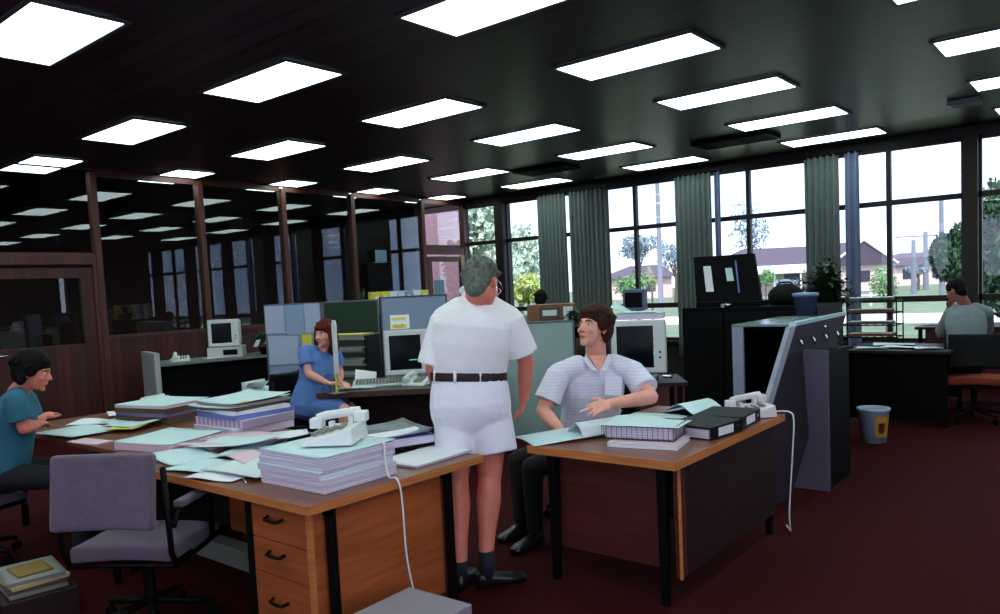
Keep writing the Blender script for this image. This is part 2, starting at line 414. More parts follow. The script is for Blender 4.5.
# ------------------------------------------------------------------ ceiling lights
PL = 5.0
pm = bpy.data.materials.new('lit diffuser'); pm.use_nodes = True
nt = pm.node_tree; b = nt.nodes['Principled BSDF']; b.inputs['Base Color'].default_value = (.8, .8, .8, 1)
b.inputs['Emission Color'].default_value = (.80, 1.0, .97, 1); b.inputs['Emission Strength'].default_value = PL
rimm = mat('light fitting rim', (70, 66, 72), .5)
lx = [-10.3, -7.885, -5.47, -3.055, -.64, 1.77]
ly = [3.82+1.718*j for j in range(-3, 5)]
linename = ['line along the partition', 'second line from the partition', 'third line from the partition', 'fourth line from the partition', 'fifth line from the partition', 'sixth line from the partition']
l0 = thing('ceiling_light', 'x', 'ceiling light', (0, 0, ZC))
M().bb(-.62, .62, -.295, -.265, -.02, -.002).bb(-.62, .62, .265, .295, -.02, -.002).bb(-.62, -.59, -.265, .265, -.02, -.002).bb(.59, .62, -.265, .265, -.02, -.002).build('frame', rimm, l0, .003)
M().bb(-.59, .59, -.265, .265, -.014, -.003).build('diffuser', pm, l0)
first = True
for i, x in enumerate(lx):
    for j, y in enumerate(ly):
        if i == 5 and j > 5: continue
        if i == 0 and j < 2: continue
        if first: o = l0; first = False
        else:
            o = l0.copy(); COL.objects.link(o)
            for c in l0.children:
                cc = c.copy(); COL.objects.link(cc); cc.parent = o
        o.location = (x, y, ZC)
        o['label'] = 'ceiling light panel, %s from the windows, in the %s' % (ORD[7-j], linename[i])
        o['group'] = 'fluorescent ceiling light panels'
def vent(px, py, lab, w=.6, d=.3, m=black_steel):
    p = atz(px, py, ZC-.03)
    t = thing('ceiling_vent', lab, 'air vent', (p.x, p.y, ZC))
    M().bb(-w/2, w/2, -d/2, d/2, -.05, -.002).build('casing', m, t, .004)
    s = M()
    for q in range(5): s.bb(-w/2+.03, w/2-.03, -d/2+.03+q*(d-.06)/4.5, -d/2+.05+q*(d-.06)/4.5, -.06, -.048)
    s.build('grille', m, t)
vent(735, 141, 'dark flat vent hanging between two ceiling lights near the middle curtain', 1.0, .5)
vent(546, 170, 'dark flat vent on the ceiling above the left curtain', .9, .5)
vent(965, 103, 'small pale grille on the ceiling beside the thick window post', .3, .25, mat('pale grey paint', (120, 125, 130), .5))

# ------------------------------------------------------------------ curtains
def curtain(x0, x1, lab, seed, m=curtain_m, zb=.35):
    rnd = random.Random(seed); n = int((x1-x0)/.012); nz = 12
    per = .085
    t = thing('curtain', lab, 'curtain', ((x0+x1)/2, YW-.2, 0), 0, 'curtains along the window wall')
    vs = []; fs = []
    ph = [rnd.uniform(-.5, .5) for _ in range(60)]
    for j in range(nz+1):
        z = zb+(3.2-zb)*j/nz
        for i in range(n+1):
            u = i/n; X = x0+(x1-x0)*u
            kx = (X-x0)/per; a = .035*(1+.35*ph[int(kx) % 60])*(1.25-.45*j/nz)
            vs.append((X-(x0+x1)/2+.02*ph[int(kx+3) % 60]*(1-j/nz), a*math.sin(2*PI*kx+ph[int(kx*.3) % 60]*1.2), z))
    for j in range(nz):
        for i in range(n):
            a = j*(n+1)+i; fs.append((a, a+1, a+n+2, a+n+1))
    o = M().add(vs, fs).build('drape', m, t, smooth=True)
    so = o.modifiers.new('Solidify', 'SOLIDIFY'); so.thickness = .004
    M().cyl((x0-(x0+x1)/2-.05, 0, 3.2), (x1-(x0+x1)/2+.05, 0, 3.2), .015).build('rail', black_steel, t)
    return t
curtain(-8.33, -7.73, 'grey green curtain left of the bright gap, nearest the glass partition', 1)
curtain(-7.66, -6.84, 'grey green curtain right of the bright gap, behind the seated man', 2)
curtain(-5.62, -5.02, 'grey green curtain between the second and third window bays', 3)
curtain(-4.96, -4.87, 'narrow strip painted pale blue as daylit edge beside the middle curtain', 4, curtain_lit)
curtain(-3.62, -3.16, 'dark curtain behind the large potted plant', 5)
curtain(-3.08, -2.9, 'strip painted pale blue as daylit edge right of the dark plant curtain', 6, curtain_lit)

# ------------------------------------------------------------------ outside
lawn_m = mat("lawn grass", (92, 107, 78), .95, var=.3, scale=.6)
drive_m = mat('pale drive', (220, 214, 210), .9)
struct('ground', M().bb(-160, 90, 11.7, 200, -.5, -.3), lawn_m)
struct('road', M().bb(-120, 60, 30, 36, -.3, -.27), drive_m)
def leaves(mm, c, rad, n, s, rnd):
    for _ in range(n):
        while True:
            q = Vector((rnd.uniform(-1, 1), rnd.uniform(-1, 1), rnd.uniform(-1, 1)))
            if q.length < 1: break
        q = q.normalized()*(.55+.45*rnd.random())
        p = Vector(c)+Vector((q.x*rad[0], q.y*rad[1], q.z*rad[2]))
        E_ = Euler((rnd.uniform(0, PI), rnd.uniform(0, PI), rnd.uniform(0, PI))).to_matrix().to_4x4()
        T = Matrix.Translation(p) @ E_; k = s*rnd.uniform(.6, 1.3)
        mm.add([(-k, 0, 0), (0, -k*.45, 0), (k, 0, .1*k), (0, k*.45, 0)], [(0, 1, 2, 3)], T)
def tree(px, py0, py1, wpx, d, lab, m, seed, n=1500, s=None, trunk=True, name='tree', grp='trees and shrubs outside', cl=6, group=True):
    rnd = random.Random(seed)
    base = at(px, 300, d); top = at(px, py0, d).z; bot = at(px, py1, d).z; r = wpx/2*d/F
    base.z = -.3; t = thing(name, lab, 'tree' if trunk else 'shrub', base, 0, grp)
    f = M(); cz = (top+bot)/2+.3; hz = (top-bot)/2
    for q in range(cl):
        a = rnd.uniform(0, 2*PI); rr = r*.5*rnd.random()**.5
        leaves(f, (rr*math.cos(a), rr*math.sin(a), cz+rnd.uniform(-.45, .45)*hz), (r*.55, r*.55, hz*.5), n//cl, s or r*.09, rnd)
    f.build('foliage', m, t)
    bark = mat('bark', (92, 80, 72), .9)
    if trunk:
        tr = M().tube([(0, 0, 0), (r*.05, 0, cz*.5), (0, 0, cz)], [r*.09+.04, r*.06+.03, r*.03+.01])
        for q in range(5):
            a = rnd.uniform(0, 2*PI); tr.tube([(0, 0, cz*.6), (r*.4*math.cos(a), r*.4*math.sin(a), cz+rnd.uniform(0, .5)*hz)], [r*.03+.015, .01])
        tr.build('trunk', bark, t)
    else:
        M().tube([(0, 0, 0), (.02, 0, cz)], [.05, .02]).build('stem', bark, t)
gum = mat('pale gum foliage', (196, 212, 190), .8, var=.3, scale=3)
green = mat('green foliage', (110, 150, 96), .8, var=.35, scale=3)
dkg = mat('deep green foliage', (46, 74, 50), .8, var=.35, scale=3)
yel = mat('yellow green foliage', (190, 205, 120), .8, var=.3, scale=3)
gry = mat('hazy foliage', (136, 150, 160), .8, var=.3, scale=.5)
tree(478, 160, 305, 60, 20, 'pale leafy tree outside the window nearest the partition', gum, 11, 6500, .11, cl=14)
tree(520, 215, 300, 50, 26, 'loose gum tree outside, left of the grey green curtain', gum, 12, 3800, .12, cl=10)
tree(528, 268, 305, 36, 18, 'yellow green bush outside above the head behind the divider', yel, 13, 1600, .07, trunk=False, name='bush')
tree(630, 262, 305, 40, 22, 'round green bush outside at the left of the second window bay', green, 14, 1300, trunk=False, name='bush')
tree(652, 262, 298, 12, 24, 'narrow yellow green shrub outside beside the power pole', yel, 15, 500, trunk=False, name='bush')
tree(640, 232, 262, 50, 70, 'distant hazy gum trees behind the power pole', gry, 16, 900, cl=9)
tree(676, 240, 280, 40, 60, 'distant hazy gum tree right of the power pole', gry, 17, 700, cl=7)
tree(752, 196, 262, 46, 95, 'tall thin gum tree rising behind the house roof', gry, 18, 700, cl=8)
tree(744, 268, 288, 14, 50, 'small yellow bush in front of the house verandah', yel, 19, 700, trunk=False, name='bush')
tree(766, 262, 290, 26, 48, 'rounded green bush in front of the house verandah', green, 20, 900, trunk=False, name='bush')
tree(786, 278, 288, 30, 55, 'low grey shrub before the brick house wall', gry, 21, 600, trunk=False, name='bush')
tree(887, 262, 312, 34, 20, 'tall green shrub outside the fourth window bay', green, 22, 1200, trunk=False, name='bush')
tree(952, 218, 290, 42, 24, 'dark leafy tree left of the thick window post', dkg, 23, 3500, .12, cl=10)
tree(1004, 165, 330, 60, 17, 'dark tree right of the thick window post', dkg, 24, 7000, .10, cl=14)
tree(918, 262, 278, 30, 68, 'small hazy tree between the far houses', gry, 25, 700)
# power poles
pole_m = mat('weathered pole', (120, 120, 130), .8)
def pole(px, top, d, lab, cross=True):
    b_ = at(px, 300, d); b_.z = -.3; z = at(px, top, d).z+.3
    t = thing('power_pole', lab, 'power pole', b_, 0, 'poles outside')
    M().tube([(0, 0, 0), (0, 0, z)], [.11*d/30, .08*d/30]).build('shaft', pole_m, t)
    if cross: M().box((0, 0, z*.93), (3.0*d/40, .12, .14), rz=.6).build('crossarm', pole_m, t)
pole(661, 165, 40, 'grey power pole with crossarm outside the second window bay')
pole(942, 196, 45, 'slim pole outside, just left of the dark leafy tree', False)
pole(914, 240, 60, 'short thin pole outside in the middle of the fourth window bay', False)
pole(926, 232, 70, 'distant pole with crossarm between the far houses')
# house with purple roof
roof_m = mat('purple brown roof tiles', (84, 70, 84), .8, wave=(1.2, 'Z', .4, .4))
wall_p = mat('pink brick house wall', (222, 190, 184), .9, var=.08, scale=3)
verm = mat('pale verandah roof', (226, 226, 220), .6)
darkw = mat('shaded window', (50, 50, 64), .3)
def house(px0, px1, d0, lab, hw=2.6, hr=4.9, dep=9, porch=True):
    a = at(px0, 285, d0); b_ = at(px1, 285, d0); a.z = b_.z = -.3
    v = b_-a; L_ = v.length; t = thing('house', lab, 'house', a, math.atan2(v.y, v.x), 'houses outside')
    M().bb(0, L_, 0, dep, 0, hw).build('wall', wall_p, t)
    M().add([(-.5, -.6, hw), (L_+.5, -.6, hw), (L_+.5, dep+.6, hw), (-.5, dep+.6, hw), (3.5, dep/2, hr), (L_-.3, dep/2, hr)],
            [(0, 1, 5, 4), (1, 2, 5), (2, 3, 4, 5), (3, 0, 4), (3, 2, 1, 0)]).build('roof', roof_m, t)
    if porch:
        M().add([(-1, -3, hw-.5), (L_*.62, -3, hw-.5), (L_*.62, -.5, hw+.25), (-1, -.5, hw+.25), (-1, -3, hw-.4), (L_*.62, -3, hw-.4), (L_*.62, -.5, hw+.35), (-1, -.5, hw+.35)],
                [(0, 1, 2, 3), (4, 7, 6, 5), (0, 4, 5, 1), (1, 5, 6, 2), (2, 6, 7, 3), (3, 7, 4, 0)]).build('verandah_roof', verm, t)
        for q in range(5): M().bb(-.9+q*L_*.155, -.78+q*L_*.155, -2.9, -2.78, 0, hw-.45).build('verandah_post', verm, t)
        M().bb(L_*.62, L_*.95, -2.2, 0, 0, hw).build('gable_wall', wall_p, t)
        M().prism([(L_*.58, -2.7, hw), (L_*.99, -2.7, hw), (L_*.79, -2.7, hr+.1)], (0, 7, 0)).build('gable_roof', roof_m, t)
        M().tube([(L_*.58, -2.75, hw), (L_*.79, -2.75, hr+.1), (L_*.99, -2.75, hw)], .13).build('barge_board', verm, t)
        wx = [(.15, .24), (.38, .48)]
        M().bb(L_*.74, L_*.84, -2.24, -2.2, .9, 2.0).build('window', darkw, t)
    else: wx = [(.2, .35), (.6, .75)]
    for q0, q1 in wx: M().bb(L_*q0, L_*q1, -.05, 0, .8, 2.0).build('window', darkw, t)
house(722, 886, 78, 'pink brick house with purple tiled roof and pale verandah across the lawn')
house(888, 962, 92, 'low grey roofed house far off behind the dark leafy tree', 2.4, 4.0, 8, False)
house(606, 672, 88, 'low distant house behind the power pole and round bush', 2.4, 3.9, 8, False)
fence_m = mat('pale low fence', (220, 214, 208), .8)
p0 = at(735, 292, 42); p1 = at(890, 288, 42)
t = thing('fence', 'low pale fence along the lawn in front of the brick house', 'fence', (p0.x, p0.y, -.3), math.atan2(p1.y-p0.y, p1.x-p0.x))
L_ = (p1-p0).length
for q in range(9): M().bb(q*L_/8-.05, q*L_/8+.05, -.05, .05, 0, .75).build('post', fence_m, t)
M().bb(0, L_, -.02, .02, .55, .63).build('rail', fence_m, t)

# ------------------------------------------------------------------ world and sun
w = bpy.data.worlds.new('sky'); SC.world = w; w.use_nodes = True
N = w.node_tree.nodes; L = w.node_tree.links; bg = N['Background']
tc = N.new('ShaderNodeTexCoord'); mp = N.new('ShaderNodeMapping'); mp.inputs['Scale'].default_value = (2.2, 2.2, 9)
L.new(tc.outputs['Generated'], mp.inputs[0])
nz = N.new('ShaderNodeTexNoise'); nz.inputs['Scale'].default_value = 1.6; nz.inputs['Detail'].default_value = 6; L.new(mp.outputs[0], nz.inputs['Vector'])
cr = N.new('ShaderNodeValToRGB'); cr.color_ramp.elements[0].position = .42; cr.color_ramp.elements[1].position = .66
cr.color_ramp.elements[0].color = (.72, .95, 1.5, 1); cr.color_ramp.elements[1].color = (1.35, 1.36, 1.5, 1)
L.new(nz.outputs['Fac'], cr.inputs[0]); L.new(cr.outputs[0], bg.inputs[0]); bg.inputs[1].default_value = 1.55
sun = bpy.data.objects.new('sun', bpy.data.lights.new('sun', 'SUN')); COL.objects.link(sun)
sun.data.energy = 3.8; sun.data.angle = R(.6); sun.data.color = (1, .96, .9)
sun.rotation_euler = Vector((.35, -.55, .95)).to_track_quat('Z', 'Y').to_euler()

SC.view_settings.view_transform = 'Standard'; SC.view_settings.look = 'None'
SC.view_settings.gamma = 1; SC.view_settings.exposure = 0.35; SC.view_settings.use_curve_mapping = False
SC.cycles.use_denoising = True; SC.cycles.max_bounces = 8; SC.cycles.transparent_max_bounces = 16
SC.cycles.sample_clamp_indirect = 6
SC.cycles.caustics_reflective = False; SC.cycles.caustics_refractive = False
# ------------------------------------------------------------------ furniture builders (local frames, z up from the floor)
def handle_tube(mm, c, w, out, axis='y', r=.006):
    x, y, z = c
    mm.tube([(x-w/2, y, z), (x-w/2+.01, y-out, z-.008), (x, y-out, z-.012), (x+w/2-.01, y-out, z-.008), (x+w/2, y, z)], r, 6)

# front desk: teak with drawers facing the chair
t = thing('office_desk', 'large teak desk with three drawers in front, carrying the white phone', 'desk', (-4.50, 1.81, 0))
W_, D_ = 1.97, 1.07
M().bb(0, W_, 0, D_, .70, .73).build('desk_top', teak_top, t, .003)
M().bb(0, W_, -.004, 0, .695, .732).bb(W_, W_+.004, 0, D_, .695, .732).build('edge_strip', teak_edge, t)
ped = M().bb(W_-.50, W_-.075, .06, .80, .10, .68).build('drawer_pedestal', teak, t, .003)
for q, (z0, z1) in enumerate(((.525, .675), (.37, .52), (.105, .365))):
    d = M().bb(W_-.495, W_-.08, .045, .06, z0, z1).build('drawer', teak, t, .002)
    hm = M(); handle_tube(hm, (W_-.30, .045, (z0+z1)/2+.03), .11, .028, r=.007); hm.build('handle', black_steel, d, smooth=True)
M().bb(W_-.07, W_-.048, .05, .80, .10, .69).build('side_panel', teak, t, .002)
M().bb(W_-.075, W_-.045, .035, .05, .10, .69).build('side_edge', teak_edge, t)
for x in (W_-.52, .04):
    for y in (.035, .80):
        M().bb(x, x+.04, y, y+.035, 0, .70).build('leg', black_steel, t, .003)
M().bb(W_-.035, W_, .10, .135, 0, .70).build('leg', black_steel, t, .003)
M().bb(W_-.035, W_, .80, .835, 0, .70).build('leg', black_steel, t, .003)
M().bb(.08, W_-.52, .76, .78, .12, .70).build('modesty_panel', teak, t)
M().bb(.04, W_, .10, .12, .665, .70).bb(.04, W_, .80, .82, .665, .70).build('rail', black_steel, t)
# floor box under the desk
tag(M().bb(-.95, .2, -.05, .05, 0, .12).build('cable_duct', beige_dk, None, .004), 'grey metal cable duct on the carpet under the teak desk', 'cable duct', loc=(-3.6, 2.42, 0))

# left desk, the reading man's
def plain_desk(lab, loc, W, D, topm, sidem, z=.73, panel=True, rz=0, end=True):
    t = thing('office_desk', lab, 'desk', loc, rz)
    M().bb(0, W, 0, D, z-.03, z).build('desk_top', topm, t, .003)
    for x in (.03, W-.07):
        for y in (.04, D-.08): M().bb(x, x+.04, y, y+.04, 0, z-.03).build('leg', black_steel, t, .003)
    if panel: M().bb(.07, W-.07, D-.09, D-.07, .2, z-.03).build('modesty_panel', sidem, t)
    if end: M().bb(W-.52, W-.09, .07, D-.1, .1, z-.04).build('drawer_pedestal', sidem, t, .003)
    return t
plain_desk('dark desk at far left buried in loose papers beside the reading man', (-6.3, 1.95, 0), 1.79, 1.13, teak_top, dark_face)
# desk 2: red mahogany, end-on
t = thing('office_desk', 'dark red mahogany desk with black legs where the seated man leans', 'desk', (-2.47, 3.17, 0))
W_, D_ = .85, 1.44
M().bb(0, W_, 0, D_, .695, .73).build('desk_top', teak_top, t, .003)
M().bb(0, W_, -.004, 0, .69, .732).bb(W_, W_+.004, 0, D_, .69, .732).build('edge_strip', teak_edge, t)
M().bb(.1, W_-.13, .12, .14, .17, .69).build('end_panel', rosy, t)
M().bb(W_-.06, W_-.03, .10, .16, .14, .69).build('edge_post', rosy, t)
M().bb(W_-.035, W_-.022, .09, .10, .14, .69).build('bright_edge', teak_edge, t)
M().bb(W_-.055, W_-.035, .16, D_-.08, .14, .69).build('side_panel', dark_face, t)  # darker veneer stands in for the shade on this side
for x, y in ((.08, .07), (W_-.13, .07), (.08, D_-.08), (W_-.1, D_-.08)):
    M().add([(x, y, 0), (x+.035, y, 0), (x+.035, y+.035, 0), (x, y+.035, 0), (x-.004, y-.004, .7), (x+.045, y-.004, .7), (x+.045, y+.045, .7), (x-.004, y+.045, .7)],
            [(0, 3, 2, 1), (4, 5, 6, 7), (0, 1, 5, 4), (1, 2, 6, 5), (2, 3, 7, 6), (3, 0, 4, 7)]).build('leg', black_steel, t)
M().bb(.1, W_-.1, .06, .08, .67, .695).build('rail', black_steel, t)

# ---- chairs
def office_chair(lab, loc, rz, fab=grey_fab, arms=True, grp=None, base='sled', back_h=.34, sh=.46, seat_w=.50):
    t = thing('office_chair', lab, 'chair', loc, rz, grp)       # faces +y
    s = M().sheet(seat_w, .48, .075, lambda u, v: .012*math.sin(PI*u)-.03*max(0, v-.8)/.2, 10, 10, Matrix.Translation((0, .02, sh-.075)))
    s.build('seat', fab, t, .018, True)
    bk = M()
    T = Matrix.Translation((0, -.23, sh+.10+back_h/2)) @ Matrix.Rotation(R(82), 4, 'X')
    bk.sheet(seat_w-.02, back_h, .055, lambda u, v: .05*(2*u-1)**2, 12, 8, T)
    bk.build('backrest', fab, t, .016, True)
    fr = M()
    for sx in (-1, 1):
        x = sx*(seat_w/2+.012)
        fr.tube([(x, -.26, sh+.38), (x, -.24, sh-.02), (x, -.2, sh-.09), (x, .22, sh-.07)], .014, 8)
    fr.cyl((-seat_w/2, -.2, sh-.09), (seat_w/2, -.2, sh-.09), .012); fr.cyl((-seat_w/2, .18, sh-.07), (seat_w/2, .18, sh-.07), .012)
    fr.build('frame', black_steel, t, smooth=True)
    if arms:
        for sx in (-1, 1):
            x = sx*(seat_w/2+.03)
            a = M().box((x, -.03, sh+.19), (.055, .32, .035)).build('armrest', fab, t, .012)
            M().tube([(x, -.24, sh+.10), (x, -.18, sh+.165), (x, .08, sh+.165), (x, .12, sh+.13), (x, .11, sh-.07)], .013, 8).build('arm_support', black_steel, t, smooth=True)
    M().cyl((0, 0, .12), (0, 0, sh-.08), .028).bb(-.12, .12, -.12, .12, sh-.10, sh-.075).build('column', black_steel, t)
    for q in range(5):
        a = R(90+72*q); dx, dy = math.cos(a), math.sin(a)
        l = M().tube([(0, 0, .13), (dx*.28, dy*.28, .085)], [.022, .016], 8).build('leg', black_steel, t, smooth=True)
        M().cyl((dx*.28-dy*.012, dy*.28+dx*.012, .03), (dx*.28+dy*.012, dy*.28-dx*.012, .03), .03).cyl((dx*.28, dy*.28, .04), (dx*.28, dy*.28, .09), .008).build('caster', black_plastic, l)
    return t
office_chair('mauve grey upholstered armchair drawn up to the teak desk', (-3.70, 1.70, 0), R(34))
office_chair('mauve fabric chair behind the reading man at far left', (-5.62, 1.48, 0), R(10), arms=False, sh=.44, back_h=.28)
office_chair('black office chair under the woman in the blue dress', tuple((at(316, 400, 6.9)).xy)+(0,), R(-70), black_vinyl, False)
office_chair('black office chair under the seated man in the striped shirt', (-2.78, 4.18, 0), R(178), black_vinyl, False)
oc = office_chair('black backed chair with orange seat under the person by the window', (-1.24, 8.98, 0), R(12), orange_fab, False)
for c in oc.children:
    if c.name.startswith('backrest'): c.data.materials.clear(); c.data.materials.append(black_vinyl)

# ---- papers, books, bundles.  Each builder makes one thing resting on the height given
def bundle(lab, p, w, d, h, rz, top=paper_teal_lit, side=paper_edge, name='printout_bundle', cat='paper stack', grp=None, curl=0, sag=0):
    t = thing(name, lab, cat, p, rz, grp)
    M().sheet(w, d, h-.002, lambda u, v: 0, 8, 6, Matrix.Translation((0, 0, 0))).build('page_block', side, t)
    M().sheet(w+.006, d+.006, .0016, lambda u, v: curl*(abs(2*u-1)**3)*.5+curl*(v**4), 12, 8, Matrix.Translation((0, 0, h-.002))).build('cover_sheet', top, t, smooth=True)
    return t
def sheet(lab, p, w, d, rz, m=paper_teal_lit, fn=None, grp='loose papers', name='paper_sheet', cat='paper', tilt=None):
    o = M().sheet(w, d, .0015, fn or (lambda u, v: .006*math.sin(3*u+2*v)+.006), 12, 8).build(name, m, smooth=True)
    tag(o, lab, cat, grp); o.matrix_basis = Matrix.Translation(p) @ Matrix.Rotation(rz, 4, 'Z') @ (tilt or Matrix())
    return o
DT = .7315
# big stack of listing bundles on the front desk
for q in range(5):
    bundle(['lowest bundle of the thick paper stack under the white phone', 'second bundle up in the paper stack under the white phone', 'middle bundle of the paper stack under the white phone',
            'fourth bundle up in the paper stack under the white phone', 'topmost bundle of the paper stack, with the white phone on it'][q],
           (-2.855+.008*math.sin(q*2.1), 2.165+.006*math.cos(q*1.7), DT+q*.0312), .45, .42, .0302, R(1+1.2*math.sin(q*3)), curl=.0 if q < 4 else .006, grp='listing bundles under the phone')
TOPZ = DT+5*.0312
def phone(lab, p, rz, m=white_pl, sc=1.0):
    t = thing('telephone', lab, 'telephone', p, rz); t.matrix_basis = t.matrix_basis @ Matrix.Scale(sc, 4)
    M().add([(-.11, -.1, 0), (.11, -.1, 0), (.11, .1, 0), (-.11, .1, 0), (-.1, -.085, .022), (.1, -.085, .022), (.1, .095, .065), (-.1, .095, .065)],
            [(0, 3, 2, 1), (4, 5, 6, 7), (0, 1, 5, 4), (1, 2, 6, 5), (2, 3, 7, 6), (3, 0, 4, 7)]).build('body', m, t, .006)
    kp = M()
    for i in range(3):
        for j in range(4):
            y = -.06+.034*j; kp.box((.005+.03*i, y, .032+.233*(y+.085)), (.018, .018, .012))
    kp.build('keypad', beige_dk, t, .002)
    h = M()
    pts = [(-.065, -.085, .075), (-.065, -.05, .088), (-.065, 0, .094), (-.065, .05, .1), (-.065, .085, .1)]
    h.tube(pts, [.021, .018, .017, .018, .021], 10); h.box((-.065, -.088, .06), (.052, .05, .04)).box((-.065, .088, .082), (.052, .05, .04))
    h.build('handset', m, t, .008, True)
    M().box((-.065, -.03, .045), (.03, .02, .04)).box((-.065, .05, .066), (.03, .02, .04)).box((-.065, .01, .045), (.02, .08, .02)).build('cradle', m, t, .003)
    c = M(); pts = []
    for q in range(60):
        a = q*.9; pts.append((-.105-.012+.012*math.cos(a), -.1+.0033*q, .012+.012*math.sin(a)+.01))
    c.tube(pts, .003, 5).build('curly_cord', m, t, smooth=True)
    return t
ph0 = phone('white push-button telephone on top of the thick paper stack', (-2.86, 2.22, TOPZ+.007), R(-56), sc=1.22)
pts = [(-2.78, 2.28, TOPZ+.02), (-2.70, 2.30, TOPZ+.016), (-2.62, 2.30, TOPZ+.01), (-2.60, 2.29, .80), (-2.575, 2.285, .742), (-2.52, 2.28, .742), (-2.50, 2.285, .66), (-2.495, 2.29, .4), (-2.49, 2.32, .2), (-2.48, 2.34, .06), (-2.47, 2.38, .012), (-2.45, 2.6, .008)]
def smooth_pts(p, n=6):
    out = []; P_ = [Vector(q) for q in p]
    for i in range(len(P_)-1):
        a = P_[max(i-1, 0)]; b_ = P_[i]; c = P_[i+1]; d = P_[min(i+2, len(P_)-1)]
        for k_ in range(n):
            s = k_/n; out.append(.5*((2*b_)+(c-a)*s+(2*a-5*b_+4*c-d)*s*s+(3*b_-a-3*c+d)*s**3))
    return out+[P_[-1]]
M().tube(smooth_pts(pts), .0045, 6).build('telephone_cord', white_pl, ph0, smooth=True, world=True)
# magazines right
t = bundle('flat white folder under the magazines at the right desk corner', (-2.76, 2.70, DT), .27, .42, .012, R(2), paper, paper_edge, 'document_folder', 'folder')
bundle('dark folder sandwiched under the picture magazines', (-3.13, 2.80, DT+.014), .40, .32, .018, R(-18), black_vinyl, black_vinyl, 'document_folder', 'folder')
bundle('thick magazine on the stack right of the white phone', (-3.13, 2.80, DT+.034), .42, .34, .038, R(-20), paper, paper_edge, 'magazine', 'magazine')
mag = mat('magazine cover picture', (70, 84, 70), .3, var=.9, scale=14, wave=(1.6, 'DIAGONAL', .5, 9), wcol=(120, 140, 180))
t = bundle('glossy picture magazine lying on top, right of the white phone', (-3.14, 2.80, DT+.0735), .43, .35, .008, R(-21), mag, mat('blue spine', (70, 70, 150), .5), 'magazine', 'magazine', curl=.02)
M().sheet(.18, .33, .0008, lambda u, v: .004+.012*v**4*.9, 4, 4, Matrix.Translation((.115, 0, .008))).build('cover_text_panel', paper, t)
M().box((-.05, -.16, .0105), (.2, .02, .002)).build('red_band', mat('red ink', (176, 62, 50), .5), t)
bundle('white notepad lying behind the phone on the teak desk', (-3.5, 2.78, DT), .22, .26, .06, R(20), paper_teal_lit, paper_edge, 'notepad', 'notepad')
# hole punch and loose papers
t = thing('stapler', 'long black stapler left of the white phone on the desk', 'stapler', (-3.42, 2.50, DT+.0505), R(48))
M().box((0, 0, .008), (.26, .04, .014)).build('base', black_plastic, t, .004)
M().add([(-.13, -.02, .014), (.12, -.02, .035), (.12, .02, .035), (-.13, .02, .014), (-.13, -.018, .03), (.13, -.016, .07), (.13, .016, .07), (-.13, .018, .03)],
        [(0, 3, 2, 1), (4, 5, 6, 7), (0, 1, 5, 4), (1, 2, 6, 5), (2, 3, 7, 6), (3, 0, 4, 7)]).build('arm', black_plastic, t, .006)
M().box((0, 0, .022), (.2, .014, .006)).build('magazine_rail', chrome, t)
bundle('low pad of paper under the black stapler', (-3.42, 2.50, DT), .24, .3, .048, R(40), paper_teal_lit, paper_edge, 'notepad', 'notepad')
sheet('creased listing sheet lying left of the thick paper stack', (-3.32, 2.07, DT+.012), .42, .30, R(6), paper_lines)
sheet('teal lit sheet at the front desk edge, nearest the chair', (-3.6, 2.0, DT), .36, .27, R(12), paper_teal_lit)
sheet('pink edged sheet across the teal lit front sheet', (-3.52, 2.18, DT+.016), .34, .16, R(-14), paper_pink)
sheet('wide pale listing curled behind the pink edged sheet', (-3.62, 2.34, DT+.008), .44, .30, R(20), paper_teal_lit)
sheet('small white note standing crumpled by the stapler', (-3.78, 2.62, DT+.01), .24, .2, R(-32), paper, lambda u, v: .05*abs(u-.5)+.01)
sheet('white sheet tucked under the left side of the thick paper stack', (-3.22, 2.30, DT+.02), .34, .26, R(34), paper, lambda u, v: .01*math.sin(4*u)+.012)
sheet('teal lit sheet overlapping the front printout on the teak desk', (-3.95, 2.06, DT+.004), .40, .28, R(-6), paper_teal_lit, lambda u, v: .008*math.sin(5*u+1)+.01)
sheet('long curled listing between the tall stack and the stapler', (-3.88, 2.36, DT+.034), .46, .3, R(26), paper_teal_lit, lambda u, v: .035*u**3+.006)
sheet('thin white sheet hanging over the front edge of the teak desk', (-3.36, 1.93, DT+.001), .3, .2, R(16), paper, lambda u, v: .006+.004*math.sin(6*u))
sheet('pink slip lying on the papers beside the tall stack', (-4.02, 2.2, DT+.03), .3, .07, R(24), paper_pink, lambda u, v: .012)
pen = M().cyl((-.07, 0, .005), (.07, 0, .005), .0045, n=8).cyl((.07, 0, .005), (.082, 0, .005), .0045, .001, 8)
tag(pen.build('pen', chrome), 'silver pen at the desk edge before the thick paper stack', 'pen', loc=(-3.18, 1.93, DT), rz=R(-25))
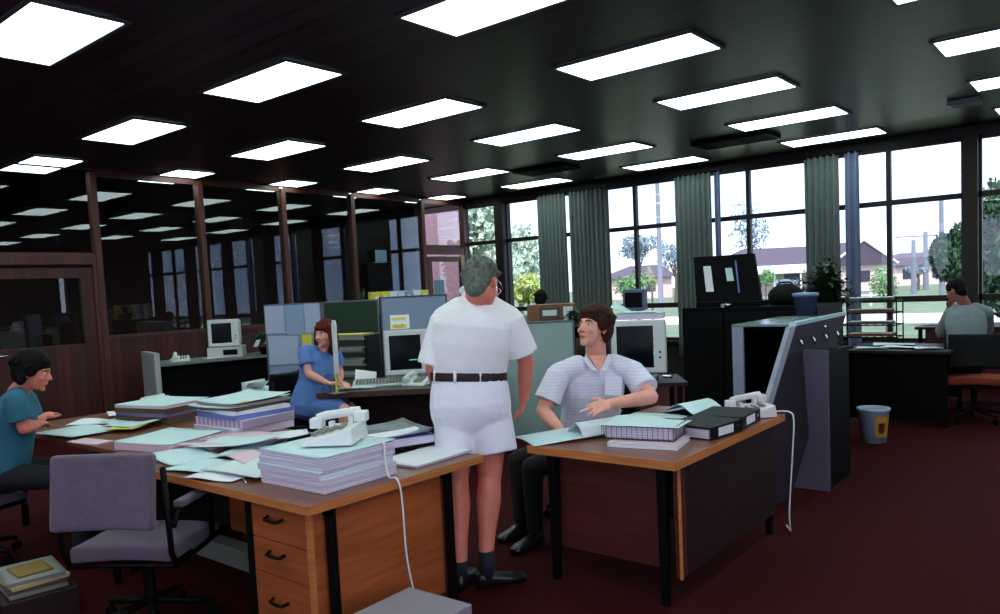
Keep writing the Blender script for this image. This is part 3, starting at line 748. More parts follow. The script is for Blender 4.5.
# thick printout at the left front corner and binders behind it
bundle('thick pink sided printout at the left end of the teak desk', (-4.42, 2.22, DT), .46, .40, .045, R(14), paper_teal_lit, mat('pink block edge', (230, 196, 208), .8, wave=(26, 'Z', .4, 1), wcol=(170, 130, 160)), curl=.01)
bundle('thinner white printout beneath the tall binder stack', (-4.05, 2.50, DT), .44, .3, .03, R(12), paper_pink, paper_edge)
zz = DT
for q, (lab, h, tm, sm, rz, off) in enumerate((
        ('lowest bundle of the tall stack with ruled tabs', .05, paper, paper_edge, 14, 0),
        ('ruled index block in the tall stack on the desk', .05, paper, mat('ruled tab edge', (214, 190, 214), .8, wave=(7, 'X', .6, 0), wcol=(90, 80, 110)), 16, .01),
        ('blue covered file in the tall stack on the desk', .03, paper_blue, paper_blue, 17, .02),
        ('white file lying above the blue file in the tall stack', .024, paper, paper, 12, .0),
        ('folder of loose teal lit sheets in the tall stack', .018, paper_teal_lit, brown_card, 20, -.02),
        ('topmost teal lit listing of the tall stack, with a yellow corner', .02, paper_teal_lit, beige_dk, 18, .01))):
    t = bundle(lab, (-4.46+off, 2.74+off*.5, zz), .46+.03*math.sin(q*2.3), .42+.02*math.cos(q*3.1), h, R(rz-14+3*math.sin(q*1.9)), tm, sm, 'file_bundle', 'paper stack', 'tall file stack', curl=.022 if q > 3 else 0); zz += h+.001 + (.002 if q > 3 else 0)
    if q == 5: M().box((.16, -.1, h+.004), (.07, .05, .002)).build('yellow_note', paper_yellow, t)
# desk of the reading man: dark binders and papers
zz = DT
for lab, h, tm, sm, rz in (('brown card tray at the bottom of the dark folder pile', .05, brown_card, brown_card, 16), ('purple grey folder in the dark folder pile', .025, mat('mauve card', (120, 104, 140), .7), mat('mauve card', (0, 0, 0)), 12),
                           ('dark brown folder in the dark folder pile', .03, brown_card, brown_card, 18), ('top sheet bundle of the dark folder pile', .02, paper_teal_lit, paper_pink, 14)):
    bundle(lab, (-5.45, 2.70, zz), .50, .40, h, R(rz), tm, sm, 'document_folder', 'folder', 'dark folder pile', curl=.006 if h == .02 else 0); zz += h+.002
for q, (x, y, w, d, rz, m, lab) in enumerate(((-5.45, 2.10, .44, .32, 8, paper_teal_lit, 'broad green sheet at the front edge of the reading man\'s desk'), (-5.75, 2.34, .3, .22, 40, paper, 'sheet under the hand of the reading man'),
        (-5.5, 2.46, .36, .26, -10, paper_teal_lit, 'folded sheet in the middle of the reading man\'s desk'), (-5.2, 2.32, .22, .16, 25, paper_yellow, 'yellow green slip beside the dark folder pile'),
        (-5.3, 2.4, .30, .24, 14, paper_teal_lit, 'teal lit sheet left of the dark folder pile'), (-5.9, 2.62, .3, .22, -20, paper, 'white sheet at the back left of the reading man\'s desk'))):
    sheet(lab, (x, y, DT+.004*q+.004*(q == 0)), w, d, R(rz), m, (lambda u, v, q=q: .012*math.sin(4*u+q)*v+.014), 'papers on the left desk')
bundle('flat pink file at the very front of the left desk', (-5.0, 2.0, DT), .3, .12, .008, R(8), paper_pink, paper_pink, 'document_folder', 'folder')
bundle('brown file under the cream telephone on the left desk', (-5.75, 2.76, DT), .3, .24, .03, R(14), manila, brown_card, 'document_folder', 'folder')
phone('cream telephone at the back of the reading man\'s desk', (-5.75, 2.76, DT+.032), R(-40), beige_lt)
# low pile by the far left chair, white files greyed to imitate dim light
t = thing('side_table', 'low dark box holding folders at the bottom left corner', 'box', (-4.42, 1.42, 0), R(-8))
M().bb(-.22, .22, -.17, .17, 0, .14).build('body', dark_face, t, .004); M().bb(-.2, .2, -.172, -.17, .02, .12).build('front_panel', black_plastic, t)
zz = .141
for lab, h, tm in (('lowest white file greyed as shade on the low dark box', .02, beige_dk), ('brown file in the pile on the low dark box', .02, brown_card), ('yellow edged folder on the low dark box', .018, manila),
                   ('white file greyed as shade, second from top on the low dark box', .02, beige_dk), ('mustard envelope topmost on the low dark box', .006, mat('mustard card', (128, 96, 34), .7))):
    bundle(lab, (-4.42, 1.42, zz), .34 if h > .01 else .2, .26 if h > .01 else .16, h, R(-4+random.uniform(-6, 6)), tm, tm, 'document_folder', 'folder', 'files on the low box'); zz += h+.001
# box at the bottom
p = atz(425, 606, .30)
t = thing('storage_box', 'grey lidded box on the floor at the foot of the teak desk', 'box', (-2.22, 2.05, 0), R(2))
M().bb(-.17, .17, -.16, .16, 0, .27).build('body', mat('grey board', (120, 108, 120), .7), t, .003); M().bb(-.175, .175, -.165, .165, .25, .3).build('lid', mat('grey lid board', (138, 126, 136), .7), t, .004)

# ---- desk 2 things
t = bundle('white catalogue lying under the wire tray', (-1.92, 3.48, DT), .36, .25, .022, R(12), paper, paper, 'catalogue', 'book')
M().box((0, 0, .0225), (.364, .254, .002)).build('pink_cover', paper_pink, t)
t = thing('wire_tray', 'black wire tray full of paper at the front of the red desk', 'letter tray', (-1.98, 3.55, DT+.026), R(12))
tr = M(); tw, td, th = .38, .27, .07
for z in (0.003, th):
    tr.tube([(-tw/2, -td/2, z), (tw/2, -td/2, z), (tw/2, td/2, z), (-tw/2, td/2, z), (-tw/2, -td/2, z)], .0026, 5)
for q in range(15):
    x = -tw/2+tw*q/14; tr.cyl((x, -td/2, 0.003), (x, -td/2, th), .0016, n=5); tr.cyl((x, td/2, 0.003), (x, td/2, th), .0016, n=5); tr.cyl((x, -td/2, .003), (x, td/2, .003), .0014, n=4)
for q in range(11):
    y = -td/2+td*q/10; tr.cyl((-tw/2, y, .003), (-tw/2, y, th), .0016, n=5); tr.cyl((tw/2, y, .003), (tw/2, y, th), .0016, n=5)
tr.build('basket', mat('grey wire', (70, 68, 80), .4, .6), t, smooth=True)
bundle('block of paper filling the wire tray', (-1.98, 3.55, DT+.033), .35, .24, .058, R(12), paper, paper_edge, 'paper_block', 'paper stack')
sheet('curled teal lit sheet spilling over the wire tray', (-1.98, 3.56, DT+.093), .42, .29, R(13), paper_teal_lit, lambda u, v: .004+.02*(abs(u-.5)*1.6)**2*0+.012*math.sin(5*u)*v)
sheet('large open sheet hanging over the left end of the red desk', (-2.43, 3.42, DT+.002), .3, .46, R(-28), paper_teal_lit, lambda u, v: .012*math.sin(PI*u)+.02*v)
sheet('folded listing leaning up beside the seated man\'s hand', (-2.28, 3.6, DT+.008), .16, .36, R(-20), paper_lines, lambda u, v: .07*math.sin(PI*u)+.004)
def binder(lab, p, rz, m=black_vinyl):
    t = thing('ring_binder', lab, 'binder', p, rz)
    M().bb(-.14, .14, -.16, .16, 0, .003).bb(-.14, .14, -.16, .16, .064, .067).bb(.137, .14, -.16, .16, .003, .064).build('cover', m, t, .001)
    M().bb(-.13, .12, -.15, .15, .004, .05).build('paper_block', paper_edge, t)
    M().bb(.1402, .1412, -.09, .06, .012, .056).build('spine_label', paper, t)
    M().cyl((.139, .11, .034), (.142, .11, .034), .011).build('finger_ring', chrome, t)
    return t
binder('black ring binder with white spine label beside the wire tray', (-1.79, 3.86, DT), R(-7))
binder('black ring binder behind the first one on the red desk', (-1.8, 4.19, DT), R(4))
bundle('pink and green files in front of the seated man\'s elbow', (-2.2, 4.06, DT), .34, .26, .028, R(6), paper_teal_lit, paper_pink, 'document_folder', 'folder')
sheet('teal lit sheet arched like a wave behind the wire tray', (-2.02, 4.32, DT+.03), .38, .3, R(-12), paper_teal_lit, lambda u, v: .055*math.sin(PI*min(1, u*1.4))**2+.004)
bundle('black folder beneath the arched teal lit sheet', (-2.02, 4.30, DT), .34, .26, .028, R(-12), black_vinyl, black_vinyl, 'document_folder', 'folder')
ph1 = phone('pale telephone at the back corner of the red desk', (-1.775, 4.48, DT), R(-44), mat('pinkish plastic', (220, 206, 212), .4), 1.1)
pts = [(-1.66, 4.55, .752), (-1.58, 4.58, .75), (-1.555, 4.58, .7), (-1.56, 4.56, .5), (-1.575, 4.56, .3), (-1.585, 4.56, .15), (-1.59, 4.58, .05), (-1.6, 4.62, .012), (-1.66, 4.72, .01)]
M().tube(smooth_pts(pts), .005, 6).build('telephone_cord', white_pl, ph1, smooth=True, world=True)

# ---- terminals and far furniture
def terminal(lab, p, rz, w=.40, h=.36, d=.36, base=True, face=beige, grp=None, bezel=.05, right=0.05, lit=False, cat='computer monitor'):
    t = thing('computer_terminal', lab, cat, p, rz, grp)       # screen faces -y
    z0 = .07 if base else 0
    M().add([(-w/2, -d/2, z0), (w/2, -d/2, z0), (w/2*.86, d/2, z0+.03), (-w/2*.86, d/2, z0+.03), (-w/2, -d/2, z0+h), (w/2, -d/2, z0+h), (w/2*.86, d/2, z0+h*.93), (-w/2*.86, d/2, z0+h*.93)],
            [(0, 3, 2, 1), (4, 5, 6, 7), (0, 1, 5, 4), (1, 2, 6, 5), (2, 3, 7, 6), (3, 0, 4, 7)]).build('housing', face, t, .01)
    yb = -d/2
    M().bb(-w/2+.01, w/2-.01, yb-.012, yb, z0+h-bezel, z0+h-.01).bb(-w/2+.01, w/2-.01, yb-.012, yb, z0+.01, z0+bezel).bb(-w/2+.01, -w/2+bezel, yb-.012, yb, z0+bezel, z0+h-bezel).bb(w/2-bezel-right, w/2-.01, yb-.012, yb, z0+bezel, z0+h-bezel).build('bezel', beige_lt, t, .003)
    scn = M().bb(-w/2+bezel, w/2-bezel-right, yb-.004, yb, z0+bezel, z0+h-bezel).build('screen', screen_dk, t)
    k = M()
    for z, m in ((.3, 0), (.4, 0)): k.cyl((w/2-bezel*.5-right*.5, yb-.018, z0+h*z), (w/2-bezel*.5-right*.5, yb-.011, z0+h*z), .009)
    k.build('knob', black_plastic, t)
    if base: M().bb(-w*.28, w*.28, -d*.3, d*.3, 0, .03).cyl((0, 0, .03), (0, 0, .08), .09).build('stand', face, t, .004)
    if lit: M().bb(.0, .07, yb-.0055, yb-.004, z0+h*.32, z0+h*.33+.004).build('cursor_line', mat('green glow', (60, 220, 140), .5, emit=.5), scn)
    return t
def keyboard(lab, p, rz, w=.46):
    t = thing('keyboard', lab, 'keyboard', p, rz)
    M().add([(-w/2, -.1, 0), (w/2, -.1, 0), (w/2, .1, 0), (-w/2, .1, 0), (-w/2, -.1, .02), (w/2, -.1, .02), (w/2, .1, .045), (-w/2, .1, .045)],
            [(0, 3, 2, 1), (4, 5, 6, 7), (0, 1, 5, 4), (1, 2, 6, 5), (2, 3, 7, 6), (3, 0, 4, 7)]).build('case', beige_lt, t, .004)
    kk = M()
    for j in range(5):
        for i in range(15):
            y = -.075+.034*j; kk.box((-w/2+.04+(w-.08)*i/14, y, .034+.125*(y+.1)), (.024, .024, .014))
    kk.build('keys', beige_dk, t, .002)
    return t
# woman's workplace: a table of dark wood, turned to her
wd = at(392, 384, 6.9); wd.z = 0
AX = R(18)
t = thing('work_table', 'dark wood table with terminal where the woman in blue sits', 'table', (wd.x, wd.y, 0), R(40))
M().bb(-.62, .95, -.26, .75, .70, .735).build('table_top', mat('dark green topped wood', (54, 66, 56), .4), t, .004)
M().bb(-.62, .95, -.275, -.26, .69, .737).build('edge_strip', mat('brown edge', (74, 40, 32), .5), t)
M().bb(-.5, .88, .1, .12, .1, .70).build('front_panel', dark_face, t)
for x in (-.56, .88):
    for y in (-.06, .66): M().bb(x, x+.05, y, y+.05, 0, .7).build('leg', black_steel, t)
def wt(x, y, z=.737):
    q = Matrix.Translation((wd.x, wd.y, 0)) @ Matrix.Rotation(R(40), 4, 'Z') @ Vector((x, y, z)); return q
terminal('beige terminal with green cursor on the woman\'s table', wt(.12, .45), R(46), .46, .42, .40, lit=True, right=.07)
keyboard('long pale keyboard in front of the terminal on the woman\'s table', wt(-.12, .12), R(46), .5)
phone('pale telephone right of the keyboard on the woman\'s table', wt(.22, .04), R(20), beige_lt)
sheet('green sheet by the woman\'s hand on her table', wt(-.32, -.02), .34, .2, R(40), paper_teal_lit)
sheet('folded white page propped against the terminal', wt(-.3, .4), .2, .2, R(46), paper, lambda u, v: .12*v*(1-.3*u))
# yellow topped tent card on the terminal
tp = wt(.05, .42, 1.232)
t = thing('tent_card', 'white tent card with yellow panel standing on the beige terminal', 'sign', tp, R(46))
M().prism([(-.09, -.05, 0), (-.09, .05, 0), (-.09, 0, .13)], (.18, 0, 0)).build('card', paper, t)
S_ = Matrix.Rotation(math.atan2(.13, .05), 4, 'X')
M().box((0, .025, .0015), (.14, .036, .002), Matrix.Translation((-.01, -.05, 0)) @ S_).box((0, .1, .0015), (.14, .026, .002), Matrix.Translation((-.01, -.05, 0)) @ S_).build('yellow_panel', paper_yellow, t)
text('OCT', .045, mat('dark red ink', (120, 36, 24), .6), t, Matrix.Translation((-.01, -.05, 0)) @ S_ @ Matrix.Translation((0, .026, .003)))
# copy holder in front of her face
cp = atz(337, 393.5, .737)
t = thing('copy_holder', 'tall narrow white copy holder standing before the woman\'s hair', 'copy holder', (cp.x, cp.y, .737), R(-8))
M().bb(-.06, .06, -.06, .06, 0, .012).build('base', beige_dk, t, .003)
M().cyl((0, 0, .012), (0, 0, .17), .01).build('stem', paper_yellow, t)
hz = at(337, 320, (cp-EYE).dot(fw)).z-.737
M().prism([(-.026, 0, .17), (.026, 0, .17), (.030, 0, hz-.04), (.014, 0, hz), (-.016, 0, hz), (-.028, 0, hz-.03)], (0, .02, 0)).build('plate', white_pl, t, .003)
# stack of trays behind the woman's table
tb = at(352, 372, 7.95)
t = thing('letter_tray_rack', 'tiered tray rack with teal lit papers behind the woman', 'tray rack', (tb.x, tb.y, .0), R(20))
for q in range(4):
    z = .73+.13*q
    M().bb(-.3, .26, -.16, .16, z, z+.012).bb(-.3, .26, .15, .16, z, z+.05).build('tray', beige_dk if q % 2 else brown_card, t)
for x in (-.3, .25): M().bb(x, x+.015, -.15, .15, .0, 1.16).build('upright', black_steel, t)
for q in range(4):
    bundle(['papers in the lowest tray behind the woman', 'papers in the second tray behind the woman', 'papers in the third tray behind the woman', 'yellow green papers in the top tray behind the woman'][q],
           (tb.x, tb.y, .743+.13*q), .42, .26, .03+.012*(q % 2), R(20), [paper, paper_teal_lit, paper_teal_lit, paper_yellow][q], beige_dk, 'paper_bundle', 'paper stack')
# screens
def screen_panel(lab, px0, px1, ptop0, ptop1, d0, d1, m, h0=.02, cat='divider screen'):
    a = at(px0, ptop0, d0); b_ = at(px1, ptop1, d1); v = b_-a; L_ = Vector((v.x, v.y, 0)).length; z = (a.z+b_.z)/2
    t = thing('divider_screen', lab, cat, (a.x, a.y, 0), math.atan2(v.y, v.x))
    M().bb(.015, L_-.015, -.02, .02, .12, z-.015).build('panel', m, t, .004)
    M().bb(0, .02, -.025, .025, 0, z).bb(L_-.02, L_, -.025, .025, 0, z).bb(0, L_, -.025, .025, z-.018, z).build('frame', mat('dull metal trim', (96, 96, 104), .4, .5), t, .002)
    for x in (.03, L_-.06): M().bb(x, x+.03, -.2, .2, 0, .03).build('foot', black_steel, t, .003)
    return t, L_, z
t1, L1, z1 = screen_panel('grey screen covered with pinned printed sheets left of the woman', 264, 322, 304, 303, 8.0, 8.0, screen_felt)
txtm = mat('printed listing', (184, 190, 216), .8, wave=(30, 'Z', .3, 0), wcol=(130, 136, 170))
def pinned(lab, T1, x, z, w, h, m, grp='sheets pinned on the grey screen', off=.03):
    loc = T1.matrix_basis @ Vector((x, -off, z))
    o = M().bb(-w/2, w/2, -.001, .001, -h/2, h/2).build('pinned_sheet', m)
    tag(o, lab, 'notice', grp, loc=loc, rz=T1.matrix_basis.to_euler().z)
pinned('upper left printed sheet on the grey screen', t1, .11, z1-.16, .2, .29, txtm)
pinned('upper middle bluish sheet on the grey screen', t1, .32, z1-.17, .19, .31, mat('bluish sheet', (146, 166, 194), .8))
pinned('upper right printed sheet on the grey screen', t1, .50, z1-.16, .16, .3, txtm)
pinned('lower left wide printed sheet on the grey screen', t1, .18, z1-.48, .31, .3, txtm)
pinned('yellow slip on the grey screen beside the woman\'s hair', t1, .43, z1-.42, .1, .2, paper_yellow)
screen_panel('dark green felt screen behind the woman\'s head', 322, 378, 302, 299, 8.6, 8.75, screen_green)
t3, L3, z3 = screen_panel('blue grey screen left of the standing man', 379, 446, 297, 294, 8.75, 9.1, screen_felt)
t4, L4, z4 = screen_panel('pale grey green screen between standing and seated men', 500, 574, 322, 321, 7.4, 7.4, screen_pale)
# shelf of coloured folders behind the blue grey screen
a = t3.matrix_basis @ Vector((.0, .42, 0))
t = thing('shelf_unit', 'low shelf behind the blue grey screen with a row of files', 'shelf', a, t3.matrix_basis.to_euler().z)
M().bb(0, .76, -.14, .14, 0, .03).bb(0, .76, -.14, .14, z3-.24, z3-.21).bb(0, .76, .13, .14, 0, z3-.2).build('board', dark_face, t)
for x in (0, .74): M().bb(x, x+.02, -.14, .14, 0, z3-.2).build('side', dark_face, t)
cols = [paper_yellow, paper_yellow, paper, paper_teal_lit, screen_felt, paper, paper_yellow]
for q in range(7):
    loc = t.matrix_basis @ Vector((.07+.1*q, 0, z3-.208))
    o = thing('box_file', ['first', 'second', 'third', 'fourth', 'fifth', 'sixth', 'last'][q]+' file from the left on the shelf above the blue grey screen', 'file', loc, t.matrix_basis.to_euler().z, 'files on the low shelf')
    M().bb(-.045, .045, -.11, .11, 0, .27).build('box', cols[q], o, .003); M().bb(-.02, .02, -.1115, -.11, .12, .22).build('spine_label', paper, o)
# plants
def plant(lab, p, h, r, n, seed, kind='spiky', pot=True, potm=None, z0=0):
    rnd = random.Random(seed); t = thing('potted_plant', lab, 'plant', p)
    ph = .16*min(1, h/.6)
    if pot: M().lathe([(.07, 0), (.1, ph), (.105, ph), (.105, ph+.012), (.09, ph+.012), (.088, ph-.01)], n=20).build('pot', potm or black_plastic, t, smooth=True)
    f = M()
    for q in range(n):
        a = rnd.uniform(0, 2*PI); e = rnd.uniform(.15, 1.0); L_ = r*rnd.uniform(.7, 1.1)
        if kind == 'spiky': b0 = Vector((0, 0, ph))
        else: b0 = Vector((0, 0, ph+rnd.uniform(0, .55)*(h-ph)))
        tip = b0+Vector((math.cos(a)*L_*e, math.sin(a)*L_*e, (h-b0.z)*(1.05-e*.8)))
        mid = (b0+tip)/2+Vector((0, 0, .12*h)); wv = Vector((-math.sin(a), math.cos(a), 0))*(.02 if kind == 'spiky' else .035)
        if kind != 'spiky':
            f.add([b0, mid-wv, mid+wv, tip], [(0, 1, 2), (1, 3, 2)])
            for s_ in range(5):
                c0 = b0.lerp(tip, .3+.14*s_)+Vector((0, 0, .1*h)); d0 = Vector((rnd.uniform(-1, 1), rnd.uniform(-1, 1), rnd.uniform(-.8, .5)))*.09
                w0 = d0.cross(Vector((0, 0, 1))).normalized()*.018
                f.add([c0, c0+d0*.5+w0, c0+d0, c0+d0*.5-w0], [(0, 1, 2, 3)])
        else: f.add([b0-wv*.5, b0+wv*.5, mid+wv, mid-wv, tip], [(0, 1, 2, 3), (3, 2, 4)])
    f.build('leaves', plant_m, t)
    if kind != 'spiky': M().tube([(0, 0, ph*.5), (.01, 0, h*.7)], .01).build('stem', bpy.data.materials['bark'], t)
    return t
p_ = at(362, 300, 9.3); plant('spiky plant standing behind the dark green screen', (p_.x, p_.y, 1.15), .55, .38, 26, 3)
t = thing('plant_stand', 'tall dark stand holding the spiky plant', 'stand', (p_.x, p_.y, 0)); M().cyl((0, 0, 0), (0, 0, .02), .16).cyl((0, 0, .02), (0, 0, 1.13), .025).build('post', black_steel, t); M().cyl((0, 0, 1.13), (0, 0, 1.149), .13).build('plate', black_steel, t)
# dark board above with small blue notes, hanging on the partition glass
a = Vector((XP+.075, 8.72, 0))
t = thing('notice_box', 'dark wall box with pale notes on the glass partition', 'box', (XP+.088, 9.1, 1.62), R(90))
M().bb(-.28, .28, -.035, .035, 0, .5).build('cabinet', black_plastic, t, .004); M().bb(-.1, .16, -.045, -.035, .52, .72).bb(-.1, .16, -.035, .035, .5, .515).build('pale_note', mat('aqua sheet', (110, 150, 160), .7), t)
# notice on the corner door
o = M().bb(-.002, .002, -.14, .14, -.17, .17).build('door_notice', mat('aqua notice sheet', (124, 160, 172), .7, wave=(16, 'Z', .55, .6), wcol=(70, 96, 116)))
tag(o, 'pale aqua notice with dark lines on the corner door glass', 'notice', loc=(XP+.012, 10.68, 1.62))

# ---- left computer desk by the partition
cd = at(150, 362, 9.9); cz = cd.z
t = thing('computer_desk', 'long dark desk with white end panel against the glass partition', 'desk', (cd.x, cd.y, 0), R(76))
M().bb(-.01, 1.62, -.62, .08, cz-.03, cz).build('desk_top', mat('grey laminate', (110, 118, 118), .5), t, .003)
M().bb(-.08, -.015, -.62, .08, 0, cz+.14).build('end_panel', mat('pale laminate', (176, 178, 180), .5), t, .003)
M().bb(-.01, 1.6, -.5, -.48, .05, cz-.03).build('front_panel', black_plastic, t)
M().bb(1.56, 1.6, -.6, .06, 0, cz-.03).build('end_leg', black_steel, t)
def cdp(x, y, z=0): return t_cd @ Vector((x, y, cz+z))
t_cd = t.matrix_basis.copy()
phone('cream telephone at the left end of the partition desk', cdp(.30, -.32), R(60), beige_lt)
sheet('white sheet in front of the small computer', cdp(.72, -.42), .3, .24, R(76), paper)
terminal('small beige computer on the partition desk', cdp(.92, -.22, .14), R(50), .40, .36, .36, False)
t = thing('computer_case', 'low beige computer case under the small monitor', 'computer', cdp(.92, -.22), R(50))
M().bb(-.22, .22, -.19, .19, 0, .135).build('case', beige, t, .005); M().bb(-.02, .16, -.195, -.19, .03, .1).build('drive_slot', black_plastic, t)
p_ = cdp(1.38, -.42); plant('dark leafy plant at the right end of the partition desk', p_, .3, .34, 60, 9, 'bushy')
for q in range(3):
    o = M().sheet(.13, .1, .001, lambda u, v: .02*u).build('aqua_tag', paper_teal_lit); tag(o, ['lowest', 'middle', 'highest'][q]+' pale card tucked in the leafy plant on the partition desk', 'card', 'cards in the plant')
    o.matrix_basis = Matrix.Translation(cdp(1.2+.13*q, -.62, .16+.03*q)) @ Matrix.Rotation(R(60), 4, 'X') @ Matrix.Rotation(.4*q, 4, 'Z')
# low side unit left of the woman with paper on it
p_ = at(272, 378, 7.25)
t = thing('side_cabinet', 'dark side unit with papers left of the woman\'s chair', 'cabinet', (p_.x, p_.y, 0), R(20))
M().bb(-.18, .26, -.16, .2, 0, .68).build('body', black_plastic, t, .004); M().bb(-.16, .24, -.165, -.16, .1, .62).build('door', dark_face, t)
M().bb(-.24, -.2, -.14, .16, 0, .8).build('white_edge', beige_lt, t)
bundle('teal lit sheet pile on the side unit left of the woman', (p_.x, p_.y, .682), .36, .28, .03, R(24), paper_teal_lit, beige_dk, 'paper_bundle', 'paper stack', curl=.02)
sheet('white leaning page on the side unit', (p_.x-.14, p_.y-.1, .70), .2, .2, R(-10), paper, lambda u, v: .1*u)

# ---- terminal behind the seated man
p_ = at(642, 372, 6.6)
t = thing('side_table', 'small dark table under the big grey terminal', 'table', (p_.x, p_.y, 0), R(35))
M().bb(-.34, .34, -.3, .3, .70, .73).build('table_top', dark_face, t)
for x in (-.3, .26):
    for y in (-.26, .22): M().bb(x, x+.04, y, y+.04, 0, .7).build('leg', black_steel, t)
t = terminal('big grey terminal with red lights behind the seated man', (p_.x, p_.y, .731), R(22), .46, .45, .36, True, beige, right=.055)
for q, m_ in enumerate((mat('red lamp', (200, 30, 40), .4, emit=.6), mat('red lamp', (0, 0, 0)), mat('white lamp', (180, 220, 220), .4, emit=.5))):
    M().ball((.13, -.186, .36-.06*q), .009, 8).build('indicator_light', m_, t)
M().cyl((.2, -.2, .05), (.27, -.23, .05), .016).build('side_knob', chrome, t)
bundle('pile of listing paper on top of the big grey terminal', (p_.x, p_.y, 1.2525), .40, .3, .05, R(24), paper_teal_lit, paper_edge, curl=.0)
sheet('sheet rising in a peak on the big grey terminal', (p_.x-.06, p_.y, 1.306), .36, .28, R(24), paper_teal_lit, lambda u, v: .004+.12*max(0, .42-u)**1.0*2*(.5+.5*v))
t = thing('desk_fan', 'small grey case behind the paper pile on the terminal', 'box', at(636, 324, 7.3), R(20))
t.matrix_basis = Matrix.Translation((t.matrix_basis.translation.x, t.matrix_basis.translation.y, 1.30)) @ Matrix.Rotation(R(20), 4, 'Z')
M().bb(-.1, .1, -.1, .1, .0, .2).build('body', mat('slate plastic', (80, 92, 124), .5), t, .006); M().bb(-.08, .08, -.104, -.1, .03, .17).build('grille', black_plastic, t)
# ---- black cabinet with raised display lid
bc = at(652, 306, 7.0); bz = 1.29
t = thing('black_cabinet', 'long black cabinet behind the red desk', 'cabinet', (-3.42, 6.95, 0))
M().bb(0, 1.28, 0, .75, 0, bz).build('body', black_plastic, t, .005)
for x in (.02, .44, .86): M().bb(x, x+.40, -.015, 0, .05, bz-.05).build('door', mat('near black laminate', (14, 12, 14), .6, spec=.1), t, .003)
t = thing('display_lid', 'raised black case lid holding white cards, on the black cabinet', 'display case', (-3.32, 7.05, bz))
M().bb(0, .62, .0, .45, 0.0, .05).build('case_base', black_plastic, t, .005)
A_ = Matrix.Translation((0, .14, .05)) @ Matrix.Rotation(R(78), 4, 'X')
M().add([(-.06, 0, 0), (.60, 0, 0), (.50, .46, 0), (-.12, .46, 0), (-.06, 0, -.04), (.60, 0, -.04), (.50, .46, -.04), (-.12, .46, -.04)],
        [(0, 1, 2, 3), (4, 7, 6, 5), (0, 4, 5, 1), (1, 5, 6, 2), (2, 6, 7, 3), (3, 7, 4, 0)], A_).build('lid', black_plastic, t)
M().add([(.04, .1, .002), (.12, .1, .002), (.07, .36, .002), (-.01, .36, .002)], [(0, 1, 2, 3)], A_).build('white_card', paper, t)
M().add([(.25, .2, .002), (.32, .2, .002), (.29, .33, .002), (.22, .33, .002)], [(0, 1, 2, 3)], A_).build('teal_lit_card', paper_teal_lit, t)
M().add([(.37, .08, .002), (.385, .08, .002), (.33, .4, .002), (.315, .4, .002)], [(0, 1, 2, 3)], A_).build('blue_strip', paper_blue, t)
t = thing('tape_dispenser', 'small clutter of clips on the black cabinet under the lid', 'dispenser', (-2.98, 6.99, bz))
M().lathe([(.03, 0), (.05, .01), (.05, .03), (.02, .035)]).build('body', chrome, t, smooth=True); M().bb(-.02, .02, -.09, -.05, 0, .03).build('clip', chrome, t)
t = thing('handbag', 'rounded black bag slumped on the black cabinet', 'bag', (-2.5, 7.22, bz), 0)
M().ball((0, 0, .08), (.17, .1, .12), 16).bb(-.12, .12, -.07, .07, 0, .06).blob('body', black_vinyl, t, .012, 6, world=False)
M().tube([(-.12, 0, .12), (-.05, -.02, .21), (.05, -.02, .21), (.12, 0, .12)], .009, 6).build('handle', black_vinyl, t, smooth=True)
t = thing('tub', 'grey tub standing on the end of the black cabinet', 'tub', (-2.22, 6.9, bz-.09))
M().lathe([(.075, 0), (.10, .17), (.108, .17), (.108, .185), (.095, .185), (.093, .16)], n=24).build('body', mat('slate plastic', (0, 0, 0)), t, smooth=True)
M().lathe([(.108, .182), (.11, .2), (.06, .205)], n=24).build('rim', mat('pale blue plastic', (130, 160, 190), .4), t, smooth=True)
# ---- the leaning sorter stand
t = thing('sorter_stand', 'open steel sorter frame with pale edges behind the red desk', 'stand', (-2.36, 5.62, 0))
pe = mat('pale enamel edge', (150, 154, 172), .5); gm = mat('mauve grey enamel', (84, 74, 92), .55)
M().bb(0, .085, 0, .03, 0, 1.19).build('left_upright', pe, t, .003)
M().bb(0, .50, 0, 1.10, 1.19, 1.21).build('top_plate', mat('glossy green grey plate', (110, 134, 132), .25), t, .002)
M().bb(.0, .02, .03, 1.1, 0, 1.19).bb(.0, .5, 1.08, 1.1, 0, 1.19).build('back_panel', black_plastic, t)
M().bb(.46, .50, .03, 1.08, 0, 1.19).build('side_panel', black_plastic, t)
M().add([(.30, -.01, 0), (.345, -.01, 0), (.50, -.01, 1.19), (.455, -.01, 1.19), (.30, .03, 0), (.345, .03, 0), (.50, .03, 1.19), (.455, .03, 1.19)],
        [(0, 1, 2, 3), (4, 7, 6, 5), (0, 4, 5, 1), (1, 5, 6, 2), (2, 6, 7, 3), (3, 7, 4, 0)]).build('slanted_strut', mat('dull lilac enamel', (112, 106, 124), .6), t)
